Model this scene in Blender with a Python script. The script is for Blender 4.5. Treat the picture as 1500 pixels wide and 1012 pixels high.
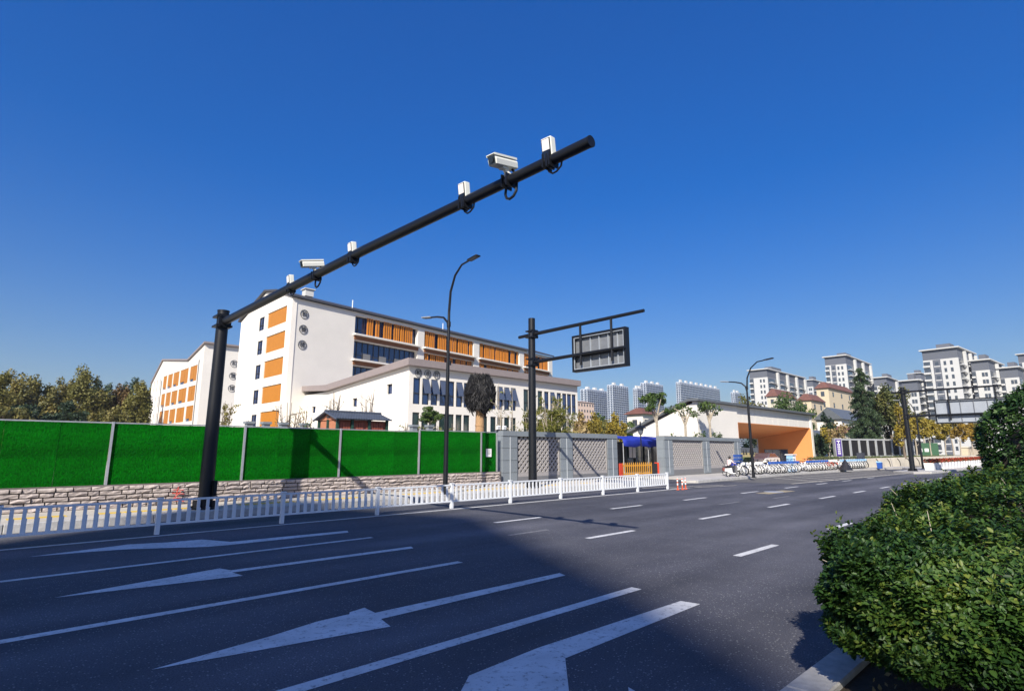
import bpy, math, random
import numpy as np
from mathutils import Vector, Matrix
from math import sin, cos, tan, atan, atan2, radians, pi, sqrt
random.seed(7)
for o in list(bpy.data.objects): bpy.data.objects.remove(o)
S = bpy.context.scene
C = S.collection
# ---------------------------------------------------------------- camera, sky, sun, exposure
EYE = 1.85; FPX = 820.0; PITCH = radians(10.63); YAW = radians(45.9)
cam = bpy.data.objects.new('camera', bpy.data.cameras.new('camera')); C.objects.link(cam)
cam.location = (0, 0, EYE)
cam.rotation_euler = (pi/2 + PITCH, 0, YAW - pi/2)
cam.data.sensor_width = 36.0; cam.data.lens = FPX/1500*36
cam.data.clip_start = 0.05; cam.data.clip_end = 12000
S.camera = cam
SUN = Vector((6.5, 3.92, -5.45)).normalized()          # direction the light travels
w = bpy.data.worlds.new('World'); S.world = w; w.use_nodes = True
nt = w.node_tree; nt.nodes.clear()
sky = nt.nodes.new('ShaderNodeTexSky'); sky.sky_type = 'NISHITA'; sky.sun_disc = False
sky.sun_elevation = math.asin(-SUN.z); sky.sun_rotation = atan2(-SUN.x, -SUN.y) % (2*pi)
sky.altitude = 200; sky.air_density = 1.5; sky.dust_density = 2.0; sky.ozone_density = 10.0
hs = nt.nodes.new('ShaderNodeHueSaturation'); hs.inputs['Saturation'].default_value = 1.47; hs.inputs['Hue'].default_value = .523
bg = nt.nodes.new('ShaderNodeBackground'); bg.inputs['Strength'].default_value = 0.128
ow = nt.nodes.new('ShaderNodeOutputWorld')
gm = nt.nodes.new('ShaderNodeGamma'); gm.inputs['Gamma'].default_value = 0.75
nt.links.new(sky.outputs[0], gm.inputs['Color']); nt.links.new(gm.outputs[0], hs.inputs['Color']); nt.links.new(hs.outputs[0], bg.inputs[0]); nt.links.new(bg.outputs[0], ow.inputs[0])
sl = bpy.data.lights.new('sun', 'SUN'); sl.energy = 5.0; sl.angle = radians(0.53); sl.color = (1.0, 0.93, 0.82)
so = bpy.data.objects.new('sun', sl); C.objects.link(so); so.rotation_euler = SUN.to_track_quat('-Z', 'Y').to_euler()
so.location = (-60, -40, 80)
S.view_settings.view_transform = 'Standard'; S.view_settings.look = 'None'
S.view_settings.exposure = 0.6; S.view_settings.gamma = 1.0; S.view_settings.use_curve_mapping = False
S.render.engine = 'CYCLES'
S.cycles.use_denoising = True
S.cycles.max_bounces = 6; S.cycles.transparent_max_bounces = 8
try: S.cycles.denoiser = 'OPENIMAGEDENOISE'
except Exception: pass

# ---------------------------------------------------------------- helpers
def azim(px): return YAW - atan((px-750)/(FPX/cos(PITCH)))
def along(px, r, py=660):                             # ground point at distance r in the direction of a pixel
    d = ray(px, py); k = r/sqrt(d.x**2+d.y**2); return (d.x*k, d.y*k)
_F = Vector((cos(PITCH)*cos(YAW), cos(PITCH)*sin(YAW), sin(PITCH)))
_R = Vector((sin(YAW), -cos(YAW), 0)); _U = _R.cross(_F)
def ray(px, py): return _F*FPX + _R*(px-750) - _U*(py-506)
def atY(px, py, Y):
    d = ray(px, py); t = Y/d.y; return Vector((d.x*t, Y, EYE+d.z*t))
def atR(px, py, r):
    d = ray(px, py); t = r/sqrt(d.x**2+d.y**2); return Vector((d.x*t, d.y*t, EYE+d.z*t))
def link(o, parent=None):
    C.objects.link(o)
    if parent is not None: o.parent = parent
    return o
def tag(o, label=None, cat=None, group=None, kind=None):
    if label: o['label'] = label
    if cat: o['category'] = cat
    if group: o['group'] = group
    if kind: o['kind'] = kind
    return o
def thing(name, label, cat, loc=(0, 0, 0), group=None, rz=0.0):
    o = bpy.data.objects.new(name, None); o.empty_display_size = 0.2
    o.location = loc; o.rotation_euler = (0, 0, rz); link(o)
    return tag(o, label, cat, group)
def copy_tree(o, parent=None):
    c = o.copy(); C.objects.link(c)
    if parent is not None: c.parent = parent
    for ch in KIDS.get(o.name, []): copy_tree_child(ch, c)
    return c
KIDS = {}
def copy_tree_child(o, parent):
    c = o.copy(); C.objects.link(c); c.parent = parent
    for ch in KIDS.get(o.name, []): copy_tree_child(ch, c)
def inst(name, mesh, parent, loc=(0, 0, 0), rot=(0, 0, 0), scale=(1, 1, 1), **kw):
    o = bpy.data.objects.new(name, mesh); o.location = loc; o.rotation_euler = rot; o.scale = scale
    link(o, parent)
    if parent is not None: KIDS.setdefault(parent.name, []).append(o)
    tag(o, **kw); return o
class MB:
    def __init__(s, org=(0, 0, 0)):
        s.v = []; s.f = []; s.m = []; s.org = Vector(org); s.mi = 0
    def add(s, vs, fs):
        n = len(s.v); s.v += [tuple(Vector(p)-s.org) for p in vs]
        s.f += [tuple(i+n for i in f) for f in fs]; s.m += [s.mi]*len(fs); return s
    def hexa(s, p):      # 8 corners: bottom ring, top ring
        return s.add(p, [(0, 3, 2, 1), (4, 5, 6, 7), (0, 1, 5, 4), (1, 2, 6, 5), (2, 3, 7, 6), (3, 0, 4, 7)])
    def box(s, a, b):
        x0, y0, z0 = a; x1, y1, z1 = b
        return s.hexa([(x0, y0, z0), (x1, y0, z0), (x1, y1, z0), (x0, y1, z0), (x0, y0, z1), (x1, y0, z1), (x1, y1, z1), (x0, y1, z1)])
    def obox(s, c, sz, rz=0.0, M=None):
        M = M or Matrix.Rotation(rz, 3, 'Z'); h = Vector(sz)/2; c = Vector(c)
        return s.hexa([c+M@Vector((a*h.x, b*h.y, d*h.z)) for d in (-1, 1) for a, b in ((-1, -1), (1, -1), (1, 1), (-1, 1))])
    def prism(s, poly, z0, z1):
        n = len(poly); vs = [(x, y, z0) for x, y in poly]+[(x, y, z1) for x, y in poly]
        return s.add(vs, [tuple(range(n))[::-1], tuple(range(n, 2*n))]+[(i, (i+1) % n, n+(i+1) % n, n+i) for i in range(n)])
    def extr(s, ring, vec):                            # ring of 3-D points swept along vec
        n = len(ring); vec = Vector(vec); vs = [Vector(p) for p in ring]; vs += [p+vec for p in vs]
        return s.add(vs, [tuple(range(n))[::-1], tuple(range(n, 2*n))]+[(i, (i+1) % n, n+(i+1) % n, n+i) for i in range(n)])
    def tube(s, pts, rad, n=10, cap=True):
        pts = [Vector(p) for p in pts]
        if not hasattr(rad, '__len__'): rad = [rad]*len(pts)
        rings = []; ref = None
        for i, p in enumerate(pts):
            t = (pts[min(i+1, len(pts)-1)]-pts[max(i-1, 0)]).normalized()
            if ref is None: ref = Vector((0, 0, 1)) if abs(t.z) < .9 else Vector((1, 0, 0))
            u = ref.cross(t).normalized(); v = t.cross(u); ref = v.copy() if abs(v.dot(t)) < .5 else ref
            u = v.cross(t)*-1 if False else u
            rings.append([p+(u*cos(2*pi*k/n)+v*sin(2*pi*k/n))*rad[i] for k in range(n)])
        vs = [q for r in rings for q in r]; fs = []
        for i in range(len(pts)-1):
            for k in range(n):
                a = i*n+k; b = i*n+(k+1) % n; fs.append((a, b, b+n, a+n))
        if cap: fs += [tuple(range(n))[::-1], tuple(range((len(pts)-1)*n, len(pts)*n))]
        return s.add(vs, fs)
    def lathe(s, c, prof, n=16):
        c = Vector(c); vs = [c+Vector((r*cos(2*pi*k/n), r*sin(2*pi*k/n), z)) for r, z in prof for k in range(n)]; fs = []
        for i in range(len(prof)-1):
            for k in range(n):
                a = i*n+k; b = i*n+(k+1) % n; fs.append((a, b, b+n, a+n))
        fs += [tuple(range(n))[::-1], tuple(range((len(prof)-1)*n, len(prof)*n))]
        return s.add(vs, fs)
    def mesh(s, name, mats, smooth=False):
        me = bpy.data.meshes.new(name); me.from_pydata(s.v, [], s.f)
        for m in (mats if isinstance(mats, (list, tuple)) else [mats]): me.materials.append(m)
        if len(set(s.m)) > 1: me.polygons.foreach_set('material_index', s.m)
        if smooth:
            me.polygons.foreach_set('use_smooth', [True]*len(me.polygons))
            me.set_sharp_from_angle(angle=radians(40))
        me.update(); return me
    def build(s, name, mats, parent=None, smooth=False, **kw):
        return inst(name, s.mesh(name, mats, smooth), parent, **kw)
def bev(o, wdt=0.01, seg=1):
    m = o.modifiers.new('bevel', 'BEVEL'); m.width = wdt; m.segments = seg; m.limit_method = 'ANGLE'; return o
class Fr:                                              # a wall's own frame: u along it, d into it, z up
    def __init__(s, o, az, inward=1):
        s.o = Vector((o[0], o[1], 0)); s.e = Vector((cos(az), sin(az), 0)); s.n = Vector((-sin(az), cos(az), 0))*inward
    def p(s, u, d, z): return s.o+s.e*u+s.n*d+Vector((0, 0, z))
    def box(s, mb, u0, u1, d0, d1, z0, z1):
        return mb.hexa([s.p(u0, d0, z0), s.p(u1, d0, z0), s.p(u1, d1, z0), s.p(u0, d1, z0), s.p(u0, d0, z1), s.p(u1, d0, z1), s.p(u1, d1, z1), s.p(u0, d1, z1)])
def wallgrid(mb, F, u0, u1, z0, z1, d0, d1, holes):
    us = sorted({u0, u1}|{min(max(h[i], u0), u1) for h in holes for i in (0, 1)})
    zs = sorted({z0, z1}|{min(max(h[i], z0), z1) for h in holes for i in (2, 3)})
    for a, b in zip(us, us[1:]):
        run = None
        for c, d in zip(zs, zs[1:]):
            m = ((a+b)/2, (c+d)/2)
            hole = any(h[0] < m[0] < h[1] and h[2] < m[1] < h[3] for h in holes)
            if hole:
                if run: F.box(mb, a, b, d0, d1, run[0], run[1]); run = None
            else: run = (run[0] if run else c, d)
        if run: F.box(mb, a, b, d0, d1, run[0], run[1])

# ---------------------------------------------------------------- materials
def nodes(name):
    m = bpy.data.materials.new(name); m.use_nodes = True; t = m.node_tree
    return m, t, t.nodes['Principled BSDF']
def mat(name, col, rough=.6, metal=0., var=.12, scale=3., bump=0., bscale=40., spec=.5, rnd=0.):
    m, t, b = nodes(name); L = t.links
    b.inputs['Roughness'].default_value = rough; b.inputs['Metallic'].default_value = metal
    b.inputs['Specular IOR Level'].default_value = spec
    tc = t.nodes.new('ShaderNodeTexCoord')
    nz = t.nodes.new('ShaderNodeTexNoise'); nz.inputs['Scale'].default_value = scale; nz.inputs['Detail'].default_value = 6; nz.inputs['Roughness'].default_value = .6
    L.new(tc.outputs['Object'], nz.inputs['Vector'])
    mr = t.nodes.new('ShaderNodeMapRange'); mr.inputs[1].default_value = .25; mr.inputs[2].default_value = .75
    mr.inputs[3].default_value = 1-var; mr.inputs[4].default_value = 1+var
    L.new(nz.outputs['Fac'], mr.inputs[0])
    fac = mr.outputs[0]
    if rnd:
        oi = t.nodes.new('ShaderNodeObjectInfo'); r2 = t.nodes.new('ShaderNodeMapRange'); r2.inputs[3].default_value = 1-rnd; r2.inputs[4].default_value = 1+rnd
        L.new(oi.outputs['Random'], r2.inputs[0]); mm = t.nodes.new('ShaderNodeMath'); mm.operation = 'MULTIPLY'
        L.new(fac, mm.inputs[0]); L.new(r2.outputs[0], mm.inputs[1]); fac = mm.outputs[0]
    mx = t.nodes.new('ShaderNodeVectorMath'); mx.operation = 'SCALE'; mx.inputs[0].default_value = col[:3]
    L.new(fac, mx.inputs['Scale']); L.new(mx.outputs[0], b.inputs['Base Color'])
    if bump:
        n2 = t.nodes.new('ShaderNodeTexNoise'); n2.inputs['Scale'].default_value = bscale; n2.inputs['Detail'].default_value = 4
        L.new(tc.outputs['Object'], n2.inputs['Vector'])
        bp = t.nodes.new('ShaderNodeBump'); bp.inputs['Strength'].default_value = bump; bp.inputs['Distance'].default_value = .02
        L.new(n2.outputs['Fac'], bp.inputs['Height']); L.new(bp.outputs[0], b.inputs['Normal'])
    return m
def leafmat(name, cols, rough=.5, trans=.22, spec=.4):
    m, t, b = nodes(name); L = t.links
    at = t.nodes.new('ShaderNodeAttribute'); at.attribute_name = 'tone'
    cr = t.nodes.new('ShaderNodeValToRGB'); e = cr.color_ramp.elements
    while len(e) < len(cols): e.new(.5)
    for i, c in enumerate(cols):
        e[i].position = i/(len(cols)-1); e[i].color = (*c, 1)
    L.new(at.outputs['Fac'], cr.inputs[0]); L.new(cr.outputs[0], b.inputs['Base Color'])
    b.inputs['Roughness'].default_value = rough; b.inputs['Specular IOR Level'].default_value = spec
    tr = t.nodes.new('ShaderNodeBsdfTranslucent'); L.new(cr.outputs[0], tr.inputs['Color'])
    mx = t.nodes.new('ShaderNodeMixShader'); mx.inputs[0].default_value = trans
    L.new(b.outputs[0], mx.inputs[1]); L.new(tr.outputs[0], mx.inputs[2]); L.new(mx.outputs[0], t.nodes['Material Output'].inputs['Surface'])
    return m
def glassmat(name, col, rough=.06):
    m, t, b = nodes(name); b.inputs['Base Color'].default_value = (*col, 1); b.inputs['Roughness'].default_value = rough
    b.inputs['Specular IOR Level'].default_value = .9; b.inputs['IOR'].default_value = 1.6
    return m
def asphalt(name='asphalt'):
    m, t, b = nodes(name); L = t.links; N = t.nodes.new
    tc = N('ShaderNodeTexCoord')
    mp = N('ShaderNodeMapping'); mp.inputs['Scale'].default_value = (.10, .55, 1); L.new(tc.outputs['Object'], mp.inputs['Vector'])
    n1 = N('ShaderNodeTexNoise'); n1.inputs['Scale'].default_value = 1.0; n1.inputs['Detail'].default_value = 5; L.new(mp.outputs[0], n1.inputs['Vector'])
    n2 = N('ShaderNodeTexNoise'); n2.inputs['Scale'].default_value = 70; n2.inputs['Detail'].default_value = 3; L.new(tc.outputs['Object'], n2.inputs['Vector'])
    vo = N('ShaderNodeTexVoronoi'); vo.inputs['Scale'].default_value = 38; L.new(tc.outputs['Object'], vo.inputs['Vector'])
    sp = N('ShaderNodeSeparateColor'); L.new(vo.outputs['Color'], sp.inputs[0])
    gt = N('ShaderNodeMath'); gt.operation = 'GREATER_THAN'; gt.inputs[1].default_value = .80; L.new(sp.outputs[0], gt.inputs[0])
    lt = N('ShaderNodeMath'); lt.operation = 'LESS_THAN'; lt.inputs[1].default_value = .32; L.new(vo.outputs['Distance'], lt.inputs[0])
    pb = N('ShaderNodeMath'); pb.operation = 'MULTIPLY'; L.new(gt.outputs[0], pb.inputs[0]); L.new(lt.outputs[0], pb.inputs[1])
    r1 = N('ShaderNodeValToRGB'); e = r1.color_ramp.elements; e[0].position = .36; e[0].color = (.046, .047, .058, 1); e[1].position = .66; e[1].color = (.095, .095, .110, 1)
    L.new(n1.outputs['Fac'], r1.inputs[0])
    mr = N('ShaderNodeMapRange'); mr.inputs[1].default_value = .3; mr.inputs[2].default_value = .7; mr.inputs[3].default_value = .55; mr.inputs[4].default_value = 1.45; L.new(n2.outputs['Fac'], mr.inputs[0])
    sc = N('ShaderNodeVectorMath'); sc.operation = 'SCALE'; L.new(r1.outputs[0], sc.inputs[0]); L.new(mr.outputs[0], sc.inputs['Scale'])
    mx = N('ShaderNodeMix'); mx.data_type = 'RGBA'; L.new(pb.outputs[0], mx.inputs['Factor']); L.new(sc.outputs[0], mx.inputs['A']); mx.inputs['B'].default_value = (.21, .21, .205, 1)
    L.new(mx.outputs['Result'], b.inputs['Base Color'])
    sx = N('ShaderNodeSeparateXYZ'); L.new(tc.outputs['Object'], sx.inputs[0])          # wheel tracks, tyre wear
    q1 = N('ShaderNodeMath'); q1.operation = 'MULTIPLY_ADD'; q1.inputs[1].default_value = 2*pi/1.68; q1.inputs[2].default_value = .9; L.new(sx.outputs['Y'], q1.inputs[0])
    q2 = N('ShaderNodeMath'); q2.operation = 'SINE'; L.new(q1.outputs[0], q2.inputs[0])
    n3 = N('ShaderNodeTexNoise'); n3.inputs['Scale'].default_value = .55; n3.inputs['Detail'].default_value = 7; n3.inputs['Roughness'].default_value = .7; L.new(tc.outputs['Object'], n3.inputs['Vector'])
    q3 = N('ShaderNodeMath'); q3.operation = 'MULTIPLY_ADD'; q3.inputs[1].default_value = .09; L.new(q2.outputs[0], q3.inputs[0])
    q4 = N('ShaderNodeMapRange'); q4.inputs[1].default_value = .3; q4.inputs[2].default_value = .7; q4.inputs[3].default_value = .80; q4.inputs[4].default_value = 1.20; L.new(n3.outputs['Fac'], q4.inputs[0]); L.new(q4.outputs[0], q3.inputs[2])
    s2 = N('ShaderNodeVectorMath'); s2.operation = 'SCALE'; L.new(mx.outputs['Result'], s2.inputs[0]); L.new(q3.outputs[0], s2.inputs['Scale']); L.new(s2.outputs[0], b.inputs['Base Color'])
    b.inputs['Roughness'].default_value = .82; b.inputs['Specular IOR Level'].default_value = .35
    bp = N('ShaderNodeBump'); bp.inputs['Strength'].default_value = .5; bp.inputs['Distance'].default_value = .012; L.new(n2.outputs['Fac'], bp.inputs['Height']); L.new(bp.outputs[0], b.inputs['Normal'])
    return m
def paintmat(name, col, wear=.405):
    m, t, b = nodes(name); L = t.links; N = t.nodes.new
    tc = N('ShaderNodeTexCoord')
    n1 = N('ShaderNodeTexNoise'); n1.inputs['Scale'].default_value = 14; n1.inputs['Detail'].default_value = 8; n1.inputs['Roughness'].default_value = .75; L.new(tc.outputs['Object'], n1.inputs['Vector'])
    r = N('ShaderNodeValToRGB'); e = r.color_ramp.elements; e[0].position = wear-.08; e[0].color = (.10, .10, .105, 1); e[1].position = wear+.06; e[1].color = (*col, 1)
    L.new(n1.outputs['Fac'], r.inputs[0])
    n2 = N('ShaderNodeTexNoise'); n2.inputs['Scale'].default_value = 2.2; n2.inputs['Detail'].default_value = 4; L.new(tc.outputs['Object'], n2.inputs['Vector'])
    mr = N('ShaderNodeMapRange'); mr.inputs[1].default_value = .3; mr.inputs[2].default_value = .7; mr.inputs[3].default_value = .78; mr.inputs[4].default_value = 1.08; L.new(n2.outputs['Fac'], mr.inputs[0])
    sc = N('ShaderNodeVectorMath'); sc.operation = 'SCALE'; L.new(r.outputs[0], sc.inputs[0]); L.new(mr.outputs[0], sc.inputs['Scale']); L.new(sc.outputs[0], b.inputs['Base Color'])
    b.inputs['Roughness'].default_value = .7
    return m
def turfmat():
    m, t, b = nodes('artificial_turf'); L = t.links; N = t.nodes.new
    tc = N('ShaderNodeTexCoord'); oi = N('ShaderNodeObjectInfo')
    n1 = N('ShaderNodeTexNoise'); n1.inputs['Scale'].default_value = 26; n1.inputs['Detail'].default_value = 5; n1.inputs['Roughness'].default_value = .75; L.new(tc.outputs['Object'], n1.inputs['Vector'])
    mp = N('ShaderNodeMapping'); mp.inputs['Scale'].default_value = (.35, 1, 1.7); L.new(tc.outputs['Object'], mp.inputs['Vector'])
    n2 = N('ShaderNodeTexNoise'); n2.inputs['Scale'].default_value = 1.6; n2.inputs['Detail'].default_value = 3; L.new(mp.outputs[0], n2.inputs['Vector'])
    r = N('ShaderNodeValToRGB'); e = r.color_ramp.elements; e[0].position = .3; e[0].color = (.0005, .042, .0016, 1); e[1].position = .74; e[1].color = (.0022, .18, .005, 1)
    L.new(n1.outputs['Fac'], r.inputs[0])
    a = N('ShaderNodeMapRange'); a.inputs[1].default_value = .3; a.inputs[2].default_value = .7; a.inputs[3].default_value = .6; a.inputs[4].default_value = 1.4; L.new(n2.outputs['Fac'], a.inputs[0])
    c = N('ShaderNodeMapRange'); c.inputs[3].default_value = .8; c.inputs[4].default_value = 1.2; L.new(oi.outputs['Random'], c.inputs[0])
    mm = N('ShaderNodeMath'); mm.operation = 'MULTIPLY'; L.new(a.outputs[0], mm.inputs[0]); L.new(c.outputs[0], mm.inputs[1])
    sc = N('ShaderNodeVectorMath'); sc.operation = 'SCALE'; L.new(r.outputs[0], sc.inputs[0]); L.new(mm.outputs[0], sc.inputs['Scale']); L.new(sc.outputs[0], b.inputs['Base Color'])
    b.inputs['Roughness'].default_value = .85; b.inputs['Specular IOR Level'].default_value = .06
    bp = N('ShaderNodeBump'); bp.inputs['Strength'].default_value = .9; bp.inputs['Distance'].default_value = .05; L.new(n1.outputs['Fac'], bp.inputs['Height']); L.new(bp.outputs[0], b.inputs['Normal'])
    return m
M = {}
M['asphalt'] = asphalt()
M['paint'] = paintmat('road_paint', (.60, .60, .59)); M['paint_old'] = paintmat('old_road_paint', (.60, .56, .47), .34)
M['faded'] = paintmat('faded_road_paint', (.22, .22, .22), .5)
M['concrete'] = mat('concrete', (.42, .40, .37), .85, var=.16, scale=1.6, bump=.25, bscale=60)
M['kerb'] = mat('kerb_granite', (.40, .39, .37), .8, var=.25, scale=9, bump=.3, bscale=60, rnd=.08)
M['paving'] = mat('pavement_slabs', (.46, .42, .36), .85, var=.16, scale=.9, bump=.2, bscale=25)
M['tactile'] = mat('tactile_yellow', (.62, .42, .07), .8, var=.2, scale=8)
M['soil'] = mat('soil', (.055, .040, .026), .95, var=.4, scale=12, bump=.8, bscale=30)
M['earth'] = mat('ground_earth', (.13, .125, .085), .95, var=.3, scale=.2, bump=.2, bscale=6)
M['grass'] = mat('grass_verge', (.085, .12, .03), .9, var=.4, scale=8, bump=.6, bscale=40)
M['white'] = mat('white_render', (.715, .68, .615), .8, var=.05, scale=.5, bump=.06, bscale=30)
M['roof_br'] = mat('brown_fascia', (.25, .21, .20), .6, var=.08)
M['roof_dk'] = mat('dark_roof', (.055, .055, .06), .55, var=.12)
M['grey_roof'] = mat('grey_roof_sheet', (.10, .11, .12), .5, var=.12)
M['orange'] = mat('orange_cladding', (.43, .165, .014), .55, var=.08, scale=2)
M['orange_fin'] = mat('orange_fin', (.52, .185, .018), .5, var=.1, scale=2, rnd=.12)
M['portal'] = mat('orange_render', (.68, .27, .085), .7, var=.05, scale=.8, bump=.05)
M['glass'] = glassmat('window_glass', (.012, .034, .115)); M['glass_g'] = glassmat('green_window_glass', (.015, .034, .032), .08)
M['frame'] = mat('dark_window_frame', (.035, .037, .042), .45, var=.05)
M['winframe'] = mat('grey_window_frame', (.16, .16, .165), .45, var=.05)
M['wood'] = mat('brown_soffit', (.21, .085, .032), .7, var=.15)
M['black'] = mat('black_powder_coat', (.007, .008, .011), .42, var=.1, spec=.35)
M['steel'] = mat('galvanised_steel', (.50, .51, .52), .45, metal=.6, var=.15, scale=6)
M['alu'] = mat('aluminium_back', (.20, .21, .225), .5, metal=.35, var=.12, scale=5)
M['alu_l'] = mat('pale_aluminium_sheet', (.33, .36, .40), .5, metal=.15, var=.12, scale=1.5)
M['cam_w'] = mat('cream_camera_housing', (.74, .74, .66), .42, var=.05); M['lens'] = glassmat('lens_glass', (.008, .008, .006))
M['led'] = mat('flash_panel', (.74, .70, .66), .3, var=.05); M['plastic_w'] = mat('white_plastic_railing', (.70, .72, .74), .42, var=.06, scale=4)
M['turf'] = turfmat()
M['stone'] = mat('rough_pink_stone', (.40, .345, .315), .9, var=.3, scale=6, bump=.6, bscale=18, rnd=.16)
M['mortar'] = mat('dark_mortar', (.13, .115, .105), .95, var=.2)
M['tile'] = mat('grey_stone_tile', (.19, .215, .235), .65, var=.07, scale=4, rnd=.05, bump=.1, bscale=80)
M['tile_l'] = mat('pale_stone_strip', (.50, .53, .55), .6, var=.06)
M['lattice'] = mat('grey_brick_lattice', (.32, .30, .29), .85, var=.15, scale=9, bump=.25, bscale=60)
M['lattice_back'] = mat('dark_lattice_backing', (.06, .06, .065), .9)  # near-black colour stands in for the shade behind the lattice
M['yellow'] = mat('yellow_gate_paint', (.52, .25, .03), .45, var=.1); M['red'] = mat('red_gate_paint', (.60, .055, .02), .45, var=.1)
M['blue'] = mat('blue_canvas', (.012, .030, .34), .65, var=.2, scale=2); M['bluep'] = mat('blue_plastic', (.025, .09, .36), .4, var=.08)
M['lblue'] = mat('pale_blue_plastic', (.26, .45, .66), .4, var=.06)
M['wplas'] = mat('white_gloss_paint', (.78, .78, .76), .35, var=.04); M['rubber'] = mat('tyre_rubber', (.02, .02, .02), .8)
M['redp'] = mat('red_orange_paint', (.62, .10, .035), .4, var=.08); M['redbrown'] = mat('brown_red_paint', (.17, .045, .035), .5, var=.1)
M['hut'] = mat('red_brown_board', (.27, .075, .045), .7, var=.18, rnd=.12); M['hutgreen'] = mat('dark_green_post', (.014, .05, .035), .55); M['hutend'] = mat('orange_brown_board', (.40, .16, .085), .7, var=.12)
M['rooftile'] = mat('dark_blue_grey_tile', (.055, .065, .085), .45, var=.2, rnd=.15); M['redtile'] = mat('red_clay_tile', (.14, .06, .045), .8, var=.25, scale=2)
M['cream'] = mat('cream_render', (.56, .47, .33), .85, var=.06); M['cream2'] = mat('pale_yellow_render', (.56, .52, .42), .85, var=.06)
M['tower'] = mat('tower_pale_render', (.52, .52, .505), .85, var=.04, scale=.1); M['tower_g'] = mat('tower_grey_render', (.105, .115, .14), .8, var=.06); M['tower_f'] = mat('far_tower_render', (.46, .50, .56), .8, var=.05, scale=.05)  # far towers' render is paled and blued to carry distance haze
M['twin_f'] = glassmat('far_tower_window_glass', (.055, .075, .11), .25); M['twin'] = glassmat('tower_window_glass', (.05, .06, .075), .15); M['pinkb'] = mat('pink_beige_render', (.62, .47, .38), .85, var=.05)  # far towers' glass has haze mixed into its lighter colour
M['bark'] = mat('bark', (.15, .115, .085), .9, var=.35, scale=9, bump=.6, bscale=24); M['palebark'] = mat('pale_bark', (.36, .31, .24), .9, var=.3, scale=9, bump=.4)
M['wrap'] = mat('straw_trunk_wrap', (.36, .22, .11), .95, var=.35, scale=14, bump=.8, bscale=40)
M['purple'] = mat('purple_banner', (.06, .03, .20), .6, var=.06); M['paper'] = mat('white_paper', (.80, .80, .78), .8, var=.03)
M['flower'] = mat('red_flowers', (.50, .06, .025), .8, var=.4, scale=10); M['greens'] = mat('green_board', (.035, .10, .05), .6, var=.1)
M['darkfence'] = mat('black_iron', (.018, .018, .02), .5); M['pillar'] = mat('pale_grey_pillar', (.36, .37, .37), .8, var=.1, scale=2)
M['retain'] = mat('retaining_wall_render', (.52, .47, .38), .9, var=.2, scale=.7, bump=.2)
M['mural'] = mat('beige_mural', (.47, .38, .20), .8, var=.2, scale=2); M['dark'] = mat('dark_interior', (.035, .035, .038), .8)
M['skin'] = mat('skin', (.55, .34, .24), .6, var=.03); M['hair'] = mat('black_hair', (.015, .013, .012), .5); M['pink'] = mat('pale_pink_jacket', (.72, .58, .56), .8); M['sash'] = glassmat('sash_glass', (.07, .085, .12), .16); M['navy'] = mat('dark_clothes', (.03, .035, .05), .8)
M['hill'] = mat('wooded_hill', (.045, .075, .075), 1.0, var=.35, scale=.02, bump=.5, bscale=.05)
M['spray'] = mat('red_spray_paint', (.50, .05, .035), .8)
M['curtain'] = mat('pale_wall_boards', (.46, .42, .36), .8, var=.1)
# leaves
M['lf_hedge'] = leafmat('hedge_leaves', [(.010, .030, .007), (.024, .064, .011), (.055, .108, .016), (.14, .17, .025)], .5, .16, .33)
M['lf_bush'] = leafmat('round_bush_leaves', [(.014, .040, .010), (.035, .085, .018), (.075, .135, .028)], .55, .16, .3)
M['lf_plane'] = leafmat('plane_tree_leaves', [(.060, .066, .016), (.125, .120, .030), (.19, .165, .042), (.25, .195, .055)], .6)
M['lf_rust'] = leafmat('rusty_leaves', [(.07, .055, .020), (.14, .085, .028), (.20, .115, .035), (.10, .10, .028)], .6)
M['lf_dark'] = leafmat('dark_evergreen_leaves', [(.016, .032, .018), (.030, .055, .026), (.045, .075, .034)], .6)
M['lf_conifer'] = leafmat('conifer_needles', [(.022, .042, .018), (.042, .075, .030), (.075, .115, .045)], .6)
M['lf_yellow'] = leafmat('yellow_leaves', [(.13, .11, .018), (.24, .19, .025), (.34, .25, .030), (.20, .19, .030)], .6, .3)
M['lf_gold'] = leafmat('golden_leaves', [(.20, .13, .018), (.34, .22, .025), (.42, .27, .030)], .6, .3)
M['lf_og'] = leafmat('olive_green_leaves', [(.030, .045, .012), (.07, .085, .02), (.12, .125, .03), (.17, .15, .035)], .6)
M['lf_green'] = leafmat('mid_green_leaves', [(.030, .060, .014), (.060, .105, .022), (.10, .145, .030)], .55)
M['lf_olive'] = leafmat('olive_leaves', [(.09, .095, .02), (.16, .15, .034), (.23, .195, .048)], .6)
M['lf_bamboo'] = leafmat('bamboo_leaves', [(.08, .10, .018), (.16, .17, .030), (.24, .22, .05)], .6, .3)
M['net'] = leafmat('black_shade_net', [(.006, .006, .007), (.022, .022, .023), (.075, .073, .073)], .9, .02, .06)
M['dry'] = leafmat('dry_grass_leaves', [(.22, .16, .07), (.34, .25, .11), (.15, .12, .05)], .7)

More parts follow.
